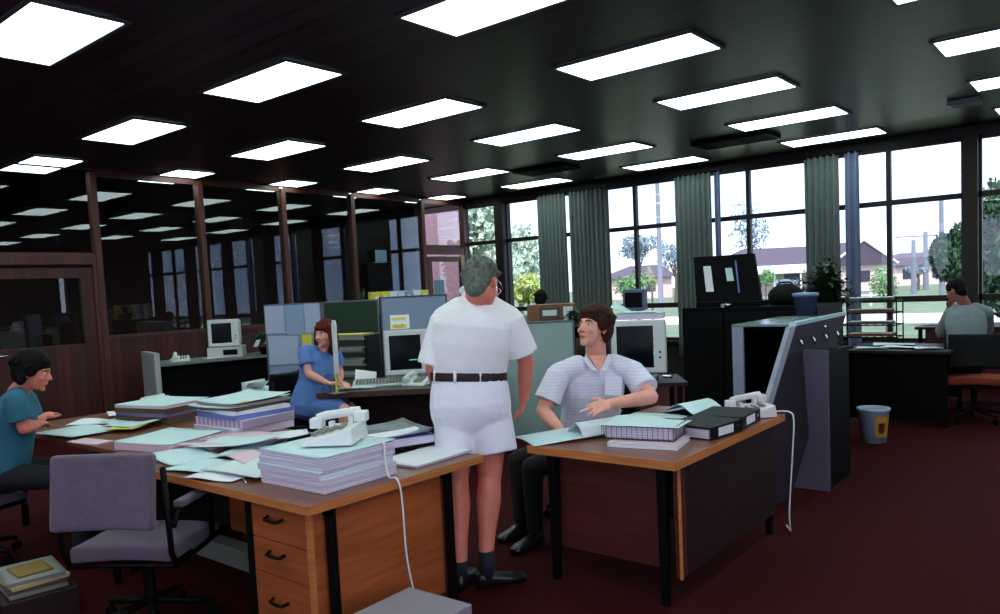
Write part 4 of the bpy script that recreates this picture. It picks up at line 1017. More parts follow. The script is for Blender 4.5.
# leaning board
A = at(796, 326, 5.50); B = at(846, 315, 5.95); Cc = at(790, 491, 5.38); Dd = at(738, 480, 5.0)
Cc.z = .0; Dd.z = .0
nrm = (B-A).cross(Dd-A).normalized()
if nrm.dot(EYE-A) > 0: nrm = -nrm
t = thing('filing_board', 'dark leaning filing board with pale slanted edge behind the red desk', 'board', (Cc.x, Cc.y, 0))
mb = M(); q = [A, B, Cc, Dd]; mb.add(q+[v+nrm*.035 for v in q], [(0, 1, 2, 3), (4, 7, 6, 5), (0, 4, 5, 1), (1, 5, 6, 2), (2, 6, 7, 3), (3, 7, 4, 0)])
mb.build('board', mat('dark plum board', (40, 28, 42), .6), t, world=True)
e = (A-B).normalized()*.075
M().add([A, A+e, Dd+e, Dd, A+nrm*.035, A+e+nrm*.035, Dd+e+nrm*.035, Dd+nrm*.035], [(0, 3, 2, 1), (4, 5, 6, 7), (0, 1, 5, 4), (1, 2, 6, 5), (2, 3, 7, 6), (3, 0, 4, 7)]).build('pale_edge', mat('worn pale edge', (158, 158, 176), .6, var=.1, scale=12), t, world=True)
f2 = (A-Dd).normalized()*.03
M().add([A, B, B+f2, A+f2]+[v+nrm*.06 for v in (A, B, B+f2, A+f2)], [(0, 1, 2, 3), (4, 7, 6, 5), (0, 4, 5, 1), (1, 5, 6, 2), (2, 6, 7, 3), (3, 7, 4, 0)]).build('top_rail', mat('glossy pale rail', (160, 190, 196), .25), t, world=True)
M().ball(at(824, 323, 5.7)-nrm*.01+Vector((0, 0, -.03)), .013, 10).build('knob', chrome, t, smooth=True, world=True)
for q in range(4):
    c = A.lerp(B, .12+.24*q)*.9+Dd.lerp(Cc, .12+.24*q)*.1-nrm*.012
    M().tube([c+Vector((0, 0, .02)), c-nrm*.025, c-nrm*.03+Vector((0, 0, -.015)), c-nrm*.02+Vector((0, 0, -.03))], .009, 6).build('hook', chrome, t, smooth=True, world=True)
# grey end panel behind it
a = aty(833, 365, 5.62); b_ = atz(831, 496, 0); 
t = thing('end_panel_cabinet', 'dark cabinet with mauve grey end panel beside the leaning board', 'cabinet', (-1.99, 5.64, 0))
M().bb(.0, .30, 0.03, .6, 0, 1.0).build('body', black_plastic, t, .004)
M().bb(-.02, .32, 0, .03, 0, 1.02).build('end_panel', gm, t, .003)
# big dark plant
p_ = at(826, 330, 7.6); pz = 0.84
t = thing('plant_table', 'dark pedestal under the big bushy plant', 'pedestal', (p_.x, p_.y, 0)); M().bb(-.2, .2, -.2, .2, pz-.03, pz-.001).build('top', black_plastic, t, .004); M().bb(-.12, .12, -.12, .12, 0, pz-.03).build('column', black_plastic, t, .004)
plant('big dark bushy plant in front of the right hand curtain', (p_.x, p_.y, pz), .84, .38, 210, 4, 'bushy')
# ---- right desks
plain_desk('dark desk with papers right of the big plant, behind the white bin', (-2.36, 8.42, 0), 1.0, .9, mat('near black top', (20, 18, 20), .6), dark_face, z=.76, end=False)
o = bpy.data.objects
M().bb(.03, .97, .03, .05, .05, .73).build('front_panel', black_plastic, [x for x in bpy.data.objects if x.get('label', '').startswith('dark desk with papers right')][0])
for q, (x, y, w, d, rz, m) in enumerate(((-2.1, 8.62, .3, .22, 10, paper_teal_lit), (-1.86, 8.72, .34, .24, -8, paper), (-1.98, 9.0, .4, .3, 14, paper_teal_lit), (-1.6, 8.6, .26, .2, 30, paper))):
    sheet(['left teal lit sheet', 'white glinting sheet', 'broad teal lit sheet', 'white sheet at the right corner'][q]+' on the dark desk behind the bin', (x, y, .762+.003*q), w, d, R(rz), m, lambda u, v: .006*math.sin(3*u+2*v)+.008, 'papers on the dark desk')
tb = Vector((-2.4, 9.75, 0))
t = thing('wire_tray_rack', 'four tier wire tray rack by the window behind the dark desk', 'tray rack', tb, R(0))
for q in range(4):
    z = .80+.14*q
    s_ = M().tube([(-.3, -.16, z), (.32, -.16, z), (.32, .16, z), (-.3, .16, z), (-.3, -.16, z)], .008, 6)
    for k_ in range(8): s_.cyl((-.3+.62*k_/7, -.16, z), (-.3+.62*k_/7, .16, z), .004, n=5)
    s_.build('tray', black_steel, t)
for x in (-.3, .32):
    for y in (-.16, .16): M().cyl((x, y, 0), (x, y, 1.26), .008).build('upright', black_steel, t)
for q in range(4):
    bundle(['papers in the lowest tier of the wire rack by the window', 'papers in the second tier of the wire rack by the window', 'papers in the third tier of the wire rack by the window', 'papers in the top tier of the wire rack by the window'][q],
           (tb.x+.02, tb.y, .811+.14*q), .46, .26, .03, R(3*q), paper_teal_lit if q % 2 else manila, brown_card, 'paper_bundle', 'paper stack')
t = plain_desk('red brown desk under the window where the right hand person writes', (-1.95, 9.85, 0), 1.5, .8, dark_face, rosy, z=.9, end=False)
M().bb(.1, 1.4, .06, .08, .35, .87).build('front_panel', rosy, t)
sheet('open sheet under the hand of the person by the window', (-1.5, 10.1, .902), .4, .28, R(5), paper_teal_lit, None, 'papers on the window desk')
sheet('blue grey sheet at the left of the window desk', (-1.78, 10.2, .905), .26, .2, R(-12), paper_lines, None, 'papers on the window desk')
# bin
t = thing('waste_bin', 'white plastic bin with yellow label on the carpet', 'bin', (-1.84, 7.55, 0))
M().lathe([(.105, 0), (.135, .29), (.142, .295), (.142, .315), (.13, .315), (.125, .29), (.10, .02)], n=32).build('bucket', mat('white bin plastic', (176, 190, 216), .4), t, smooth=True)
lb = M(); vs = []; a0 = math.atan2(-7.55, 1.84)
for i in range(9):
    a = a0+.12+1.15*i/8
    for z in (.06, .25): rr = .1055+.03*z/.29+.0012; vs.append((rr*math.cos(a), rr*math.sin(a), z))
lb.add(vs, [(2*i, 2*i+2, 2*i+3, 2*i+1) for i in range(8)]).build('yellow_label', mat('amber label', (206, 150, 40), .5), t)
lb = M(); vs = []
for i in range(7):
    a = a0+.34+.5*i/6
    for z in (.085+.02*abs(i-3)/3, .19): rr = .1055+.03*z/.29+.0024; vs.append((rr*math.cos(a), rr*math.sin(a), z))
lb.add(vs, [(2*i, 2*i+2, 2*i+3, 2*i+1) for i in range(6)]).build('label_emblem', mat('dark red emblem', (90, 30, 34), .5), t)
# wooden cabinet behind the pale screen
p_ = at(551, 304, 8.3); wz = p_.z
t = thing('wooden_cabinet', 'honey brown wooden cabinet behind the pale screen', 'cabinet', (p_.x, p_.y, 0), R(38))
wm = mat('honey timber', (124, 82, 44), .5, var=.2, scale=3, stretch=(10, 1, 1))
M().bb(-.26, .26, -.15, .2, 0, wz).build('body', wm, t, .004); M().bb(-.14, .09, -.16, -.15, wz-.22, wz-.03).build('recess', brown_card, t)
M().bb(-.1, .05, -.163, -.16, wz-.12, wz-.06).build('paper_slip', paper_lines, t); M().bb(.12, .22, -.163, -.15, wz-.2, wz-.03).build('paper_notice', paper_lines, t)
p_ = at(573, 318, 7.9)
plant('small flowering plant left of the seated man\'s head', (p_.x, p_.y, 1.05), .28, .12, 30, 21, 'bushy')
t = thing('flower_stand', 'slim stand under the small flowering plant', 'stand', (p_.x, p_.y, 0)); M().cyl((0, 0, 0), (0, 0, 1.03), .02).build('post', black_steel, t); M().cyl((0, 0, 1.03), (0, 0, 1.049), .11).build('plate', black_steel, t)
# ------------------------------------------------------------------ people
def frame_of(f, u):
    f = Vector(f).normalized(); r = f.cross(Vector(u)).normalized(); return r, f, r.cross(f).normalized()
def head_prims(m, c, f, u, s=1.0, neck=None, nr=.055, jaw=1.0):
    r, f, u = frame_of(f, u)
    P_ = lambda x, y, z: Vector(c)+(r*x+f*y+u*z)*s
    Rm = Matrix((r, f, u)).transposed()
    m.ball(P_(0, -.012, .032), (.075*s, .095*s, .086*s), 20, Rm)       # cranium
    m.ball(P_(0, .030, -.020), (.062*s, .062*s, .085*s), 18, Rm)       # face
    m.ball(P_(0, .040, -.075), (.044*s*jaw, .046*s, .036*s), 16, Rm)   # jaw
    m.ball(P_(0, .076, -.098), (.021*s*jaw, .016*s, .016*s), 12, Rm)   # chin
    m.ball(P_(0, .072, .022), (.050*s, .022*s, .012*s), 12, Rm)        # brow
    for sx in (-1, 1):
        m.ball(P_(.036*sx, .066, -.028), (.022*s, .020*s, .018*s), 12, Rm)   # cheek
        m.ball(P_(.075*sx, -.004, -.012), (.010*s, .019*s, .032*s), 12, Rm @ Matrix.Rotation(.25*sx, 3, 'Z'))  # ear
        m.ball(P_(.010*sx, .100, -.032), (.008*s, .008*s, .007*s), 8, Rm)
    m.cap(P_(0, .084, .012), P_(0, .108, -.026), .008*s, .012*s, 10)   # nose
    m.ball(P_(0, .089, -.056), (.022*s, .009*s, .006*s), 10, Rm); m.ball(P_(0, .087, -.066), (.019*s, .009*s, .007*s), 10, Rm)  # lips
    if neck is not None: m.cap(P_(0, -.018, -.06), neck, nr*s*.96, nr*1.1, 16)
    return P_, Rm, r, f, u
def hand_prims(m, w, d, n, curl=.5, s=1.0, side=1):
    """w wrist, d finger direction, n back-of-hand normal; side +1 puts the thumb on d x n"""
    d = Vector(d).normalized(); n = Vector(n); n = (n-d*n.dot(d)).normalized(); t = d.cross(n)*side
    w = Vector(w); pc = w+d*.05*s
    Rm = Matrix((t, d, n)).transposed()
    m.ball(pc, (.040*s, .052*s, .017*s), 14, Rm); m.ball(w+d*.07*s, (.041*s, .022*s, .014*s), 12, Rm)
    for i, (o, L_) in enumerate(((.029, .070), (.010, .080), (-.010, .074), (-.029, .058))):
        b0 = w+d*.085*s+t*o*s; dd = (d+t*o*4).normalized(); p = b0; a = curl*.35
        pts = [b0]
        for q, k_ in enumerate((.42, .32, .26)):
            a += curl*.45; dr = dd*math.cos(a)-n*math.sin(a); p = p+dr*L_*k_*s; pts.append(p)
        m.chain(pts, [.0092*s, .0086*s, .008*s, .0072*s], 8)
    b0 = w+d*.028*s+t*.026*s
    m.chain([b0, b0+(d*.55+t*.75-n*.2).normalized()*.036*s, b0+(d*.55+t*.75-n*.2).normalized()*.036*s+(d*.9+t*.25-n*.3*curl).normalized()*.03*s], [.014*s, .0105*s, .0085*s], 8)
def limb(m, a, b, c, r):
    a, b, c = Vector(a), Vector(b), Vector(c)
    m.cap(a, b, r[0], r[1], 14); m.cap(b, b.lerp(c, .3), r[1], r[2], 14); m.cap(b.lerp(c, .3), c, r[2], r[3], 14)
def torso_rings(p, n_, rp, rn, prof, bend=(0, 0, 0)):
    p, n_ = Vector(p), Vector(n_); rp = Vector(rp).normalized(); rn = Vector(rn).normalized(); out = []
    for t_, w_, d_, fo in prof:
        c = p.lerp(n_, t_)+Vector(bend)*4*t_*(1-t_)*(1 if 0 <= t_ <= 1 else 0)
        r = rp.lerp(rn, max(0, min(1, t_))).normalized(); ax = (n_-p).normalized(); r = (r-ax*r.dot(ax)).normalized(); f = ax.cross(r)
        out.append((c+f*fo, r*w_, f*d_))
    return out
def eyes_of(P_, Rm, s, par, iris=eye_d, brow=hair_brown, look=(0, 0)):
    for sx in (-1, 1):
        e = M().ball(P_(.031*sx, .0775, .004), (.0125*s, .009*s, .0075*s), 12, Rm).build('eye', eye_w, par, smooth=True, world=True)
        M().ball(P_(.031*sx+look[0]*.006, .0852, .004+look[1]*.003), (.0055*s, .003*s, .0055*s), 10, Rm).build('iris', iris, par, smooth=True, world=True)
        M().chain([P_(.014*sx, .089, .022), P_(.032*sx, .090, .028), P_(.050*sx, .078, .022)], [.0035*s, .004*s, .0025*s], 8).build('eyebrow', brow, par, smooth=True, world=True)
def hair_prims(m, P_, Rm, s, style, seed=1):
    rnd = random.Random(seed)
    if style == 'short':      # older man: thick on top and back, ears free
        m.ball(P_(0, -.020, .050), (.083*s, .100*s, .082*s), 20, Rm); m.ball(P_(0, -.056, .0), (.074*s, .060*s, .078*s), 18, Rm); m.ball(P_(0, -.066, -.048), (.060*s, .046*s, .058*s), 16, Rm)
        n = 60; y1 = .2
    elif style == 'tousled':  # thick seventies hair over the ears
        m.ball(P_(0, -.018, .058), (.092*s, .104*s, .080*s), 20, Rm); m.ball(P_(0, -.052, -.010), (.088*s, .066*s, .085*s), 18, Rm)
        for sx in (-1, 1): m.ball(P_(.073*sx, .012, .022), (.022*s, .040*s, .050*s), 12, Rm); m.ball(P_(.072*sx, -.030, -.040), (.022*s, .032*s, .05*s), 12, Rm)
        m.ball(P_(0, .060, .074), (.062*s, .030*s, .026*s), 14, Rm); n = 130; y1 = .35
    elif style == 'long':
        m.ball(P_(0, -.018, .052), (.090*s, .104*s, .080*s), 20, Rm); m.ball(P_(0, -.055, -.02), (.088*s, .062*s, .10*s), 18, Rm)
        m.ball(P_(0, .066, .062), (.060*s, .026*s, .024*s), 14, Rm)
        for sx in (-1, 1):
            m.chain([P_(.070*sx, .012, .03), P_(.084*sx, .004, -.04), P_(.092*sx, -.008, -.11), P_(.085*sx, -.02, -.17)], [.032*s, .035*s, .038*s, .018*s], 12)
        m.chain([P_(0, -.07, -.04), P_(0, -.085, -.12), P_(0, -.08, -.18)], [.075*s, .07*s, .04*s], 14); n = 150; y1 = .3
    else:
        m.ball(P_(0, -.015, .050), (.084*s, .102*s, .080*s), 18, Rm); m.ball(P_(0, -.052, -.01), (.078*s, .060*s, .080*s), 16, Rm); n = 40; y1 = .3
    for q in range(n):
        th = rnd.uniform(0, 2*PI); ph = rnd.uniform(.05, 1.7)
        if math.sin(th) > .5 and ph > 1.05: continue
        x = math.sin(ph)*math.cos(th)*.084; y = -.018+math.sin(ph)*math.sin(th)*.1; z = .048+math.cos(ph)*.084
        k = .035*(1 if style != 'short' else .6)
        sc = 1.06 if style in ('tousled', 'long') else 1.0
        m.chain([P_(x*.98*sc, y*.98, z), P_((x+x*.25*rnd.random())*sc, y*1.02-k*.2+rnd.uniform(-.012, .012), z-k*.6), P_((x+rnd.uniform(-.008, .008))*sc, y+rnd.uniform(-.01, .01), z-k*1.4)], [.010*s, .009*s, .004*s], 6)
def shoe(lab, heel, toe, par, m=leather_blk, h=.075):
    heel, toe = Vector(heel), Vector(toe); d = (toe-heel); d.z = 0; L_ = d.length; d.normalize(); r = Vector((d.y, -d.x, 0)); u = Vector((0, 0, 1))
    b0 = Vector((heel.x, heel.y, 0))
    rings = []
    for t_, w_, hh in ((0, .022, .055), (.04, .034, .085), (.22, .036, .088), (.42, .038, .072), (.62, .046, .056), (.82, .046, .048), (.95, .034, .038), (1.0, .016, .026)):
        rings.append((b0+d*L_*t_+u*(hh/2+.006), r*w_, u*(hh/2)))
    o = M().loft(rings, 18).build('shoe', m, par, smooth=True, world=True)
    return o
def person(lab, base, rz=0): return thing('person', lab, 'person', (base[0], base[1], 0), rz)

# --- the standing man seen from behind
D = 4.10
J = dict(head=at(482, 284, 4.06), neck=at(476, 300, 4.12), sL=at(445, 317, 4.14), sR=at(509, 317, 4.10), pel=at(471, 404, 4.13), waist=at(469, 376, 4.13),
         eL=at(433, 368, 4.14), wL=at(440, 392, 4.36), eR=at(526, 362, 4.16), wR=at(524, 398, 4.26),
         hL=at(456, 408, 4.13), hR=at(489, 408, 4.11), kL=at(457, 477, 4.10), kR=at(490, 474, 4.10), aL=at(460, 566, 4.02), aR=at(486, 556, 4.02))
fl = atz(459, 590, .0); fR_ = atz(487, 584, .0)
p = person('standing grey haired man seen from behind in white shirt, shorts and brown belt', (J['pel'].x, J['pel'].y))
b = M()
hf = rt*.42+fw*.80-up*.42
P_, Rm, hr, hf_, hu = head_prims(b, J['head'], hf, up+fw*.5, 1.06, J['neck'], .064)
rp = J['hR']-J['hL']; rn = J['sR']-J['sL']
b.loft(torso_rings(J['pel'], J['neck'], rp, rn, ((-.05, .15, .10, 0), (.1, .16, .12, 0), (.3, .155, .12, 0), (.55, .17, .12, 0), (.8, .18, .105, 0), (.93, .12, .08, 0), (1, .06, .06, 0)), fw*.0))
b.cap(J['sL'].lerp(J['neck'], .4), J['sL'], .06, .055); b.cap(J['sR'].lerp(J['neck'], .4), J['sR'], .06, .055)
limb(b, J['sL'], J['eL'], J['wL'], (.052, .042, .042, .029)); limb(b, J['sR'], J['eR'], J['wR'], (.052, .043, .043, .029))
hand_prims(b, J['wR'], at(521, 416, 4.33)-J['wR'], rt*.9-fw*.3, .55, 1.0, -1)
hand_prims(b, J['wL'], fw*.7-up*.5+rt*.3, up, .5, 1.0, 1)
for h_, k_, a_ in (('hL', 'kL', 'aL'), ('hR', 'kR', 'aR')):
    h0, k0, a0 = J[h_], J[k_], J[a_]
    b.cap(h0, h0.lerp(k0, .5), .10, .088, 16); b.cap(h0.lerp(k0, .5), k0, .088, .064, 16)
    b.cap(k0, k0.lerp(a0, .32), .060, .067, 16); b.cap(k0.lerp(a0, .32), k0.lerp(a0, .7), .067, .047, 16); b.cap(k0.lerp(a0, .7), a0, .047, .039, 14)
    b.ball(k0.lerp(a0, .28)-fw*.012, (.056, .058, .12), 14)
b.blob('body', skin_red, p, .006, 5)
sh = M()
sh.loft(torso_rings(J['waist'], J['neck'], rp, rn, ((-.05, .187, .135, 0), (.0, .193, .138, 0), (.12, .202, .146, 0), (.4, .212, .15, -.01), (.66, .212, .14, -.02), (.84, .165, .115, -.02), (.94, .11, .09, -.01), (1.02, .080, .076, 0), (1.14, .070, .070, .01)), -fw*.02))
for s_, e_, r1 in (('sL', 'eL', .092), ('sR', 'eR', .086)):
    s0, e0 = J[s_], J[e_]
    sh.cap(s0.lerp(J['neck'], .5)-up*.01, s0-up*.012, .075, .072, 14)
    sh.cyl(s0-up*.01, s0.lerp(e0, .82 if s_ == 'sR' else .95), .078, r1, 20)
rnd = random.Random(5)
for q in range(26):     # soft folds
    t_ = rnd.uniform(.05, .6); a = rnd.uniform(-.17, .17); c = J['waist'].lerp(J['neck'], t_)+rt*a-fw*(.142-abs(a)*.35)
    sh.cap(c, c+up*rnd.uniform(.03, .09)+rt*rnd.uniform(-.03, .03), .010, .006, 8)
shirt = sh.blob('shirt', white_cotton, p, .0075, 5)
col = M()
cc = J['neck']+up*.036
ring = []
for t_ in range(25):
    a = 2*PI*t_/24; ring.append(cc+rt*.078*math.cos(a)+fw*.070*math.sin(a)+up*(.012-.02*math.sin(a)))
col.tube(ring, .014, 8); col.blob('collar', white_cotton, p, .006, 2)
st = M()
st.loft(torso_rings(J['pel'], J['waist'], rp, rp, ((-1.1, .15, .07, -.02), (-.75, .20, .12, -.02), (-.35, .216, .15, -.02), (0, .219, .158, -.02), (.5, .213, .152, -.012), (1.0, .196, .142, 0), (1.12, .190, .138, 0))))
hems = {'L': at(457, 456, 4.11), 'R': at(496, 453, 4.09)}
for k_, h_ in (('L', 'hL'), ('R', 'hR')):
    st.cyl(J[h_]+up*.15, J[h_]-up*.04, .085, .121, 24); st.cyl(J[h_]-up*.04, hems[k_], .121, .116, 24); st.ball(J[h_]-fw*.05+up*.01, (.10, .085, .115), 18)
st.blob('shorts', white_shorts, p, .0075, 5)
bl = M().loft(torso_rings(J['waist']-up*.024, J['waist']+up*.02, rp, rp, ((0, .206, .150, 0), (.5, .207, .151, 0), (1, .205, .149, 0))), 36).build('belt', belt_m, p, smooth=False, world=True)
for a in (-1.9, -1.25, -.62, -2.6):
    c = J['waist']+rt*(.207*math.cos(a))+fw*(.153*math.sin(a)); M().cap(c-up*.03, c+up*.026, .008, .008, 8).build('belt_loop', white_shorts, p, smooth=True, world=True)
h = M(); hair_prims(h, P_, Rm, 1.08, 'short', 3); h.blob('hair', hair_grey, p, .0055, 2)
gl = M(); gl.tube([P_(.082, -.01, .004), P_(.082, .05, .008), P_(.07, .092, .006)], .0028, 6)
for sx in (-1, 1):
    gl.tube([P_(.034*sx+.024*math.cos(a*PI/8), .097, -.0+.019*math.sin(a*PI/8)) for a in range(17)], .0026, 6)
gl.tube([P_(-.082, -.01, .004), P_(-.082, .05, .008), P_(-.07, .092, .006)], .0028, 6); gl.cap(P_(-.01, .1, .004), P_(.01, .1, .004), .0025)
gl.build('glasses', chrome, p, smooth=True, world=True)
eyes_of(P_, Rm, 1.06, p, brow=hair_grey)
for a_, toe in (('aL', fw*.2+rt*.05), ('aR', rt*.8+fw*.35)):
    a0 = J[a_]; g = Vector((a0.x, a0.y, 0))
    M().cyl(Vector((a0.x, a0.y, .06)), a0+Vector((0, 0, .03)), .040, .042, 18).build('sock', sock_m, p, smooth=True, world=True)
    tv = Vector((toe.x, toe.y, 0)).normalized(); shoe('shoe', g-tv*.06, g+tv*.22, p)

# --- the seated man in the striped shirt
J = dict(head=at(594, 327, 4.62), neck=at(596, 357, 4.70), sR=at(559, 372, 4.66), sL=at(631, 369, 4.72), pel=at(588, 452, 4.90),
         eR=at(543, 411, 4.62), wR=at(563, 434, 4.40), eL=at(651, 397, 4.55), wL=at(610, 404, 4.36))
J['pel'].z = .56
p = person('seated man with thick dark brown hair and pale striped short sleeved shirt', (J['pel'].x, J['pel'].y))
b = M()
P_, Rm, hr, hf_, hu = head_prims(b, J['head'], -rt*.72-fw*.66+up*.10, up-rt*-.02, 1.08, J['neck'], .058)
rp = J['sL']-J['sR']; rp = -rp     # right vector of a figure facing us
fwd_b = (Vector((-fw.x, -fw.y, 0))).normalized()
rv = (J['sR']-J['sL']).normalized()
b.loft(torso_rings(J['pel'], J['neck'], rv, rv, ((-.05, .15, .10, 0), (.1, .15, .11, 0), (.35, .145, .105, 0), (.6, .165, .11, 0), (.8, .175, .10, 0), (.93, .11, .08, 0), (1, .055, .055, 0))))
for s_ in ('sL', 'sR'): b.cap(J[s_].lerp(J['neck'], .45), J[s_], .055, .052)
limb(b, J['sL'], J['eL'], J['wL'], (.050, .043, .044, .029)); limb(b, J['sR'], J['eR'], J['wR'], (.050, .042, .043, .029))
hand_prims(b, J['wL'], at(586, 409, 4.26)-J['wL'], up*.6-fw*.8, .55, 1.02, 1)
hand_prims(b, J['wR'], rt*.5-fw*.7-up*.2, up, .4, 1.0, -1)
b.blob('body', skin_m, p, .0055, 4)
sh = M()
sh.loft(torso_rings(J['pel'], J['neck'], rv, rv, ((.02, .185, .135, 0), (.2, .185, .14, .0), (.42, .182, .135, 0), (.62, .195, .135, 0), (.8, .195, .118, 0), (.9, .14, .095, 0), (.965, .085, .075, 0))))
for s_, e_ in (('sL', 'eL'), ('sR', 'eR')):
    s0, e0 = J[s_], J[e_]
    sh.cap(s0.lerp(J['neck'], .5)-up*.012, s0-up*.01, .070, .068, 14); sh.cyl(s0-up*.008, s0.lerp(e0, .74), .074, .084, 20)
rnd = random.Random(9)
for q in range(30):
    t_ = rnd.uniform(.15, .75); a = rnd.uniform(-.16, .16); c = J['pel'].lerp(J['neck'], t_)+rt*a-fw*(.135-abs(a)*.3)
    sh.cap(c, c+up*rnd.uniform(-.05, .05)+rt*rnd.uniform(.02, .07), .009, .005, 8)
sh.blob('shirt', stripe_shirt, p, .007, 4)
nk = J['neck']
cl = M()
for sx in (-1, 1):
    cl.add([nk+rt*(.0)*sx-fw*.128-up*.085, nk+rt*.072*sx-fw*.05+up*.022, nk+rt*.085*sx-fw*.075-up*.02, nk+rt*.045*sx-fw*.137-up*.075,
            nk+rt*(.0)*sx-fw*.120-up*.085, nk+rt*.068*sx-fw*.04+up*.022, nk+rt*.080*sx-fw*.065-up*.02, nk+rt*.045*sx-fw*.125-up*.075], [(0, 1, 2, 3), (4, 7, 6, 5), (0, 4, 5, 1), (1, 5, 6, 2), (2, 6, 7, 3), (3, 7, 4, 0)])
cl.build('collar', stripe_shirt, p, .003, world=True)
M().add([nk+rt*.0-fw*.139-up*.088, nk+rt*.052-fw*.088+up*.01, nk-rt*.052-fw*.088+up*.01], [(0, 1, 2)]).build('open_neck', skin_m, p, world=True)
c = nk+rt*.085-fw*.142-up*.17
M().sheet(.10, .11, .004, None, 4, 4, Matrix.Translation(c) @ Matrix(((rt.x, up.x, -fw.x, 0), (rt.y, up.y, -fw.y, 0), (rt.z, up.z, -fw.z, 0), (0, 0, 0, 1)))).build('pocket', stripe_shirt, p, .001, world=True)
tr = M(); pl = J['pel']
lk = pl+Vector((-.30, -.34, -.08)); rk = pl+Vector((-.10, -.46, -.08))
for k0, off in ((rk, rv*-.09), (lk, rv*.09)):
    tr.cap(pl+off, k0, .095, .068, 16); tr.cap(k0, Vector((k0.x, k0.y, .12)), .068, .05, 14)
tr.ball(pl-Vector((0, 0, .02)), (.18, .14, .11), 16); tr.blob('trousers', dark_cloth, p, .012, 3)
for k0 in (lk, rk): shoe('shoe', Vector((k0.x, k0.y+.06, 0)), Vector((k0.x-.02, k0.y-.2, 0)), p)
h = M(); hair_prims(h, P_, Rm, 1.08, 'tousled', 8); h.blob('hair', hair_brown, p, .0055, 1)
eyes_of(P_, Rm, 1.08, p, look=(-.3, .4))
M().chain([P_(-.018, .0935, -.061), P_(0, .0985, -.0605), P_(.018, .0935, -.061)], [.0035, .005, .0035], 8).build('lips', lip, p, smooth=True, world=True)
wr = J['wL'].lerp(J['eL'], .06); dd = (J['wL']-J['eL']).normalized()
c0 = at(588, 408, 4.25)
tag(M().cyl(c0, c0-rt*.045-up*.02-fw*.01, .004, n=8).build('cigarette', paper), 'white cigarette or pen in the seated man\'s hand', 'pen')

# --- the woman in the blue dress
at0 = at
def at(x, y, d): return at0(x, y, d*1.055)
J = dict(head=at(325, 334, 6.40), neck=at(322, 350, 6.45), sR=at(305, 351, 6.36), sL=at(334, 353, 6.56), pel=at(311, 405, 6.45),
         eR=at(309, 374, 6.30), wR=at(327, 383, 6.28), eL=at(340, 372, 6.60), wL=at(340, 382, 6.45), kR=at(344, 410, 6.25), kL=at(350, 408, 6.50))
at = at0
p = person('seated woman with long auburn hair and blue dress, looking over her shoulder', (J['pel'].x, J['pel'].y))
b = M()
P_, Rm, *_ = head_prims(b, J['head'], -rt*.42-fw*.85-up*.12, up, .99, J['neck'], .047, .85)
rv = (J['sR']-J['sL']).normalized()
b.cap(J['neck'], J['pel'].lerp(J['neck'], .7), .05, .10, 14)
for s_ in ('sL', 'sR'): b.cap(J[s_].lerp(J['neck'], .5), J[s_], .045, .043)
limb(b, J['sL'], J['eL'], J['wL'], (.042, .035, .035, .024)); limb(b, J['sR'], J['eR'], J['wR'], (.042, .036, .036, .024))
hand_prims(b, J['wR'], rt*.9-fw*.1, up, .4, .9, 1); hand_prims(b, J['wL'], rt*.5-fw*.5-up*.1, up, .5, .9, -1)
fR2 = Vector((J['kR'].x, J['kR'].y, .10)); fL2 = Vector((J['kL'].x, J['kL'].y, .10))
for k0, a0 in ((J['kR'], fR2), (J['kL'], fL2)):
    b.cap(J['pel'], k0, .085, .056, 14); b.cap(k0, k0.lerp(a0, .35), .052, .05, 12); b.cap(k0.lerp(a0, .35), a0, .05, .03, 12)
b.blob('body', skin_m, p, .006, 4)
dr = M()
dr.loft(torso_rings(J['pel'], J['neck'], rv, rv, ((-.18, .17, .13, 0), (0, .19, .15, 0), (.2, .175, .14, 0), (.42, .15, .125, 0), (.62, .165, .13, .01), (.8, .165, .115, 0), (.92, .12, .085, 0), (.98, .075, .06, 0))))
for s_, e_ in (('sL', 'eL'), ('sR', 'eR')):
    s0, e0 = J[s_], J[e_]; dr.cap(s0.lerp(J['neck'], .5)-up*.01, s0, .06, .06, 12); dr.cyl(s0, s0.lerp(e0, .62), .064, .074, 18)
kR, kL = J['kR'], J['kL']
dr.cyl(J['pel'], J['pel'].lerp((kR+kL)/2, .93), .155, .12, 22); dr.cap(J['pel'], J['pel'].lerp(kR, .85), .12, .08, 14); dr.ball(J['pel']-up*.02-rt*.03, (.17, .17, .12), 16)
rnd = random.Random(2)
for q in range(16):
    t_ = rnd.uniform(.0, .6); a = rnd.uniform(-.12, .12); c = J['pel'].lerp(J['neck'], t_)+rt*a-fw*(.135-abs(a)*.2)
    dr.cap(c, c+up*rnd.uniform(.03, .09)+rt*rnd.uniform(-.05, .05), .009, .005, 8)
dr.blob('dress', blue_dress, p, .008, 4)
h = M(); hair_prims(h, P_, Rm, 1.0, 'long', 4); h.blob('hair', hair_red, p, .006, 1)
eyes_of(P_, Rm, .99, p, brow=hair_red)
M().chain([P_(-.016, .0935, -.061), P_(0, .0985, -.0605), P_(.016, .0935, -.061)], [.0035, .005, .0035], 8).build('lips', lip, p, smooth=True, world=True)
for a0 in (fR2, fL2): shoe('shoe', a0-rt*.05, a0+rt*.17, p)

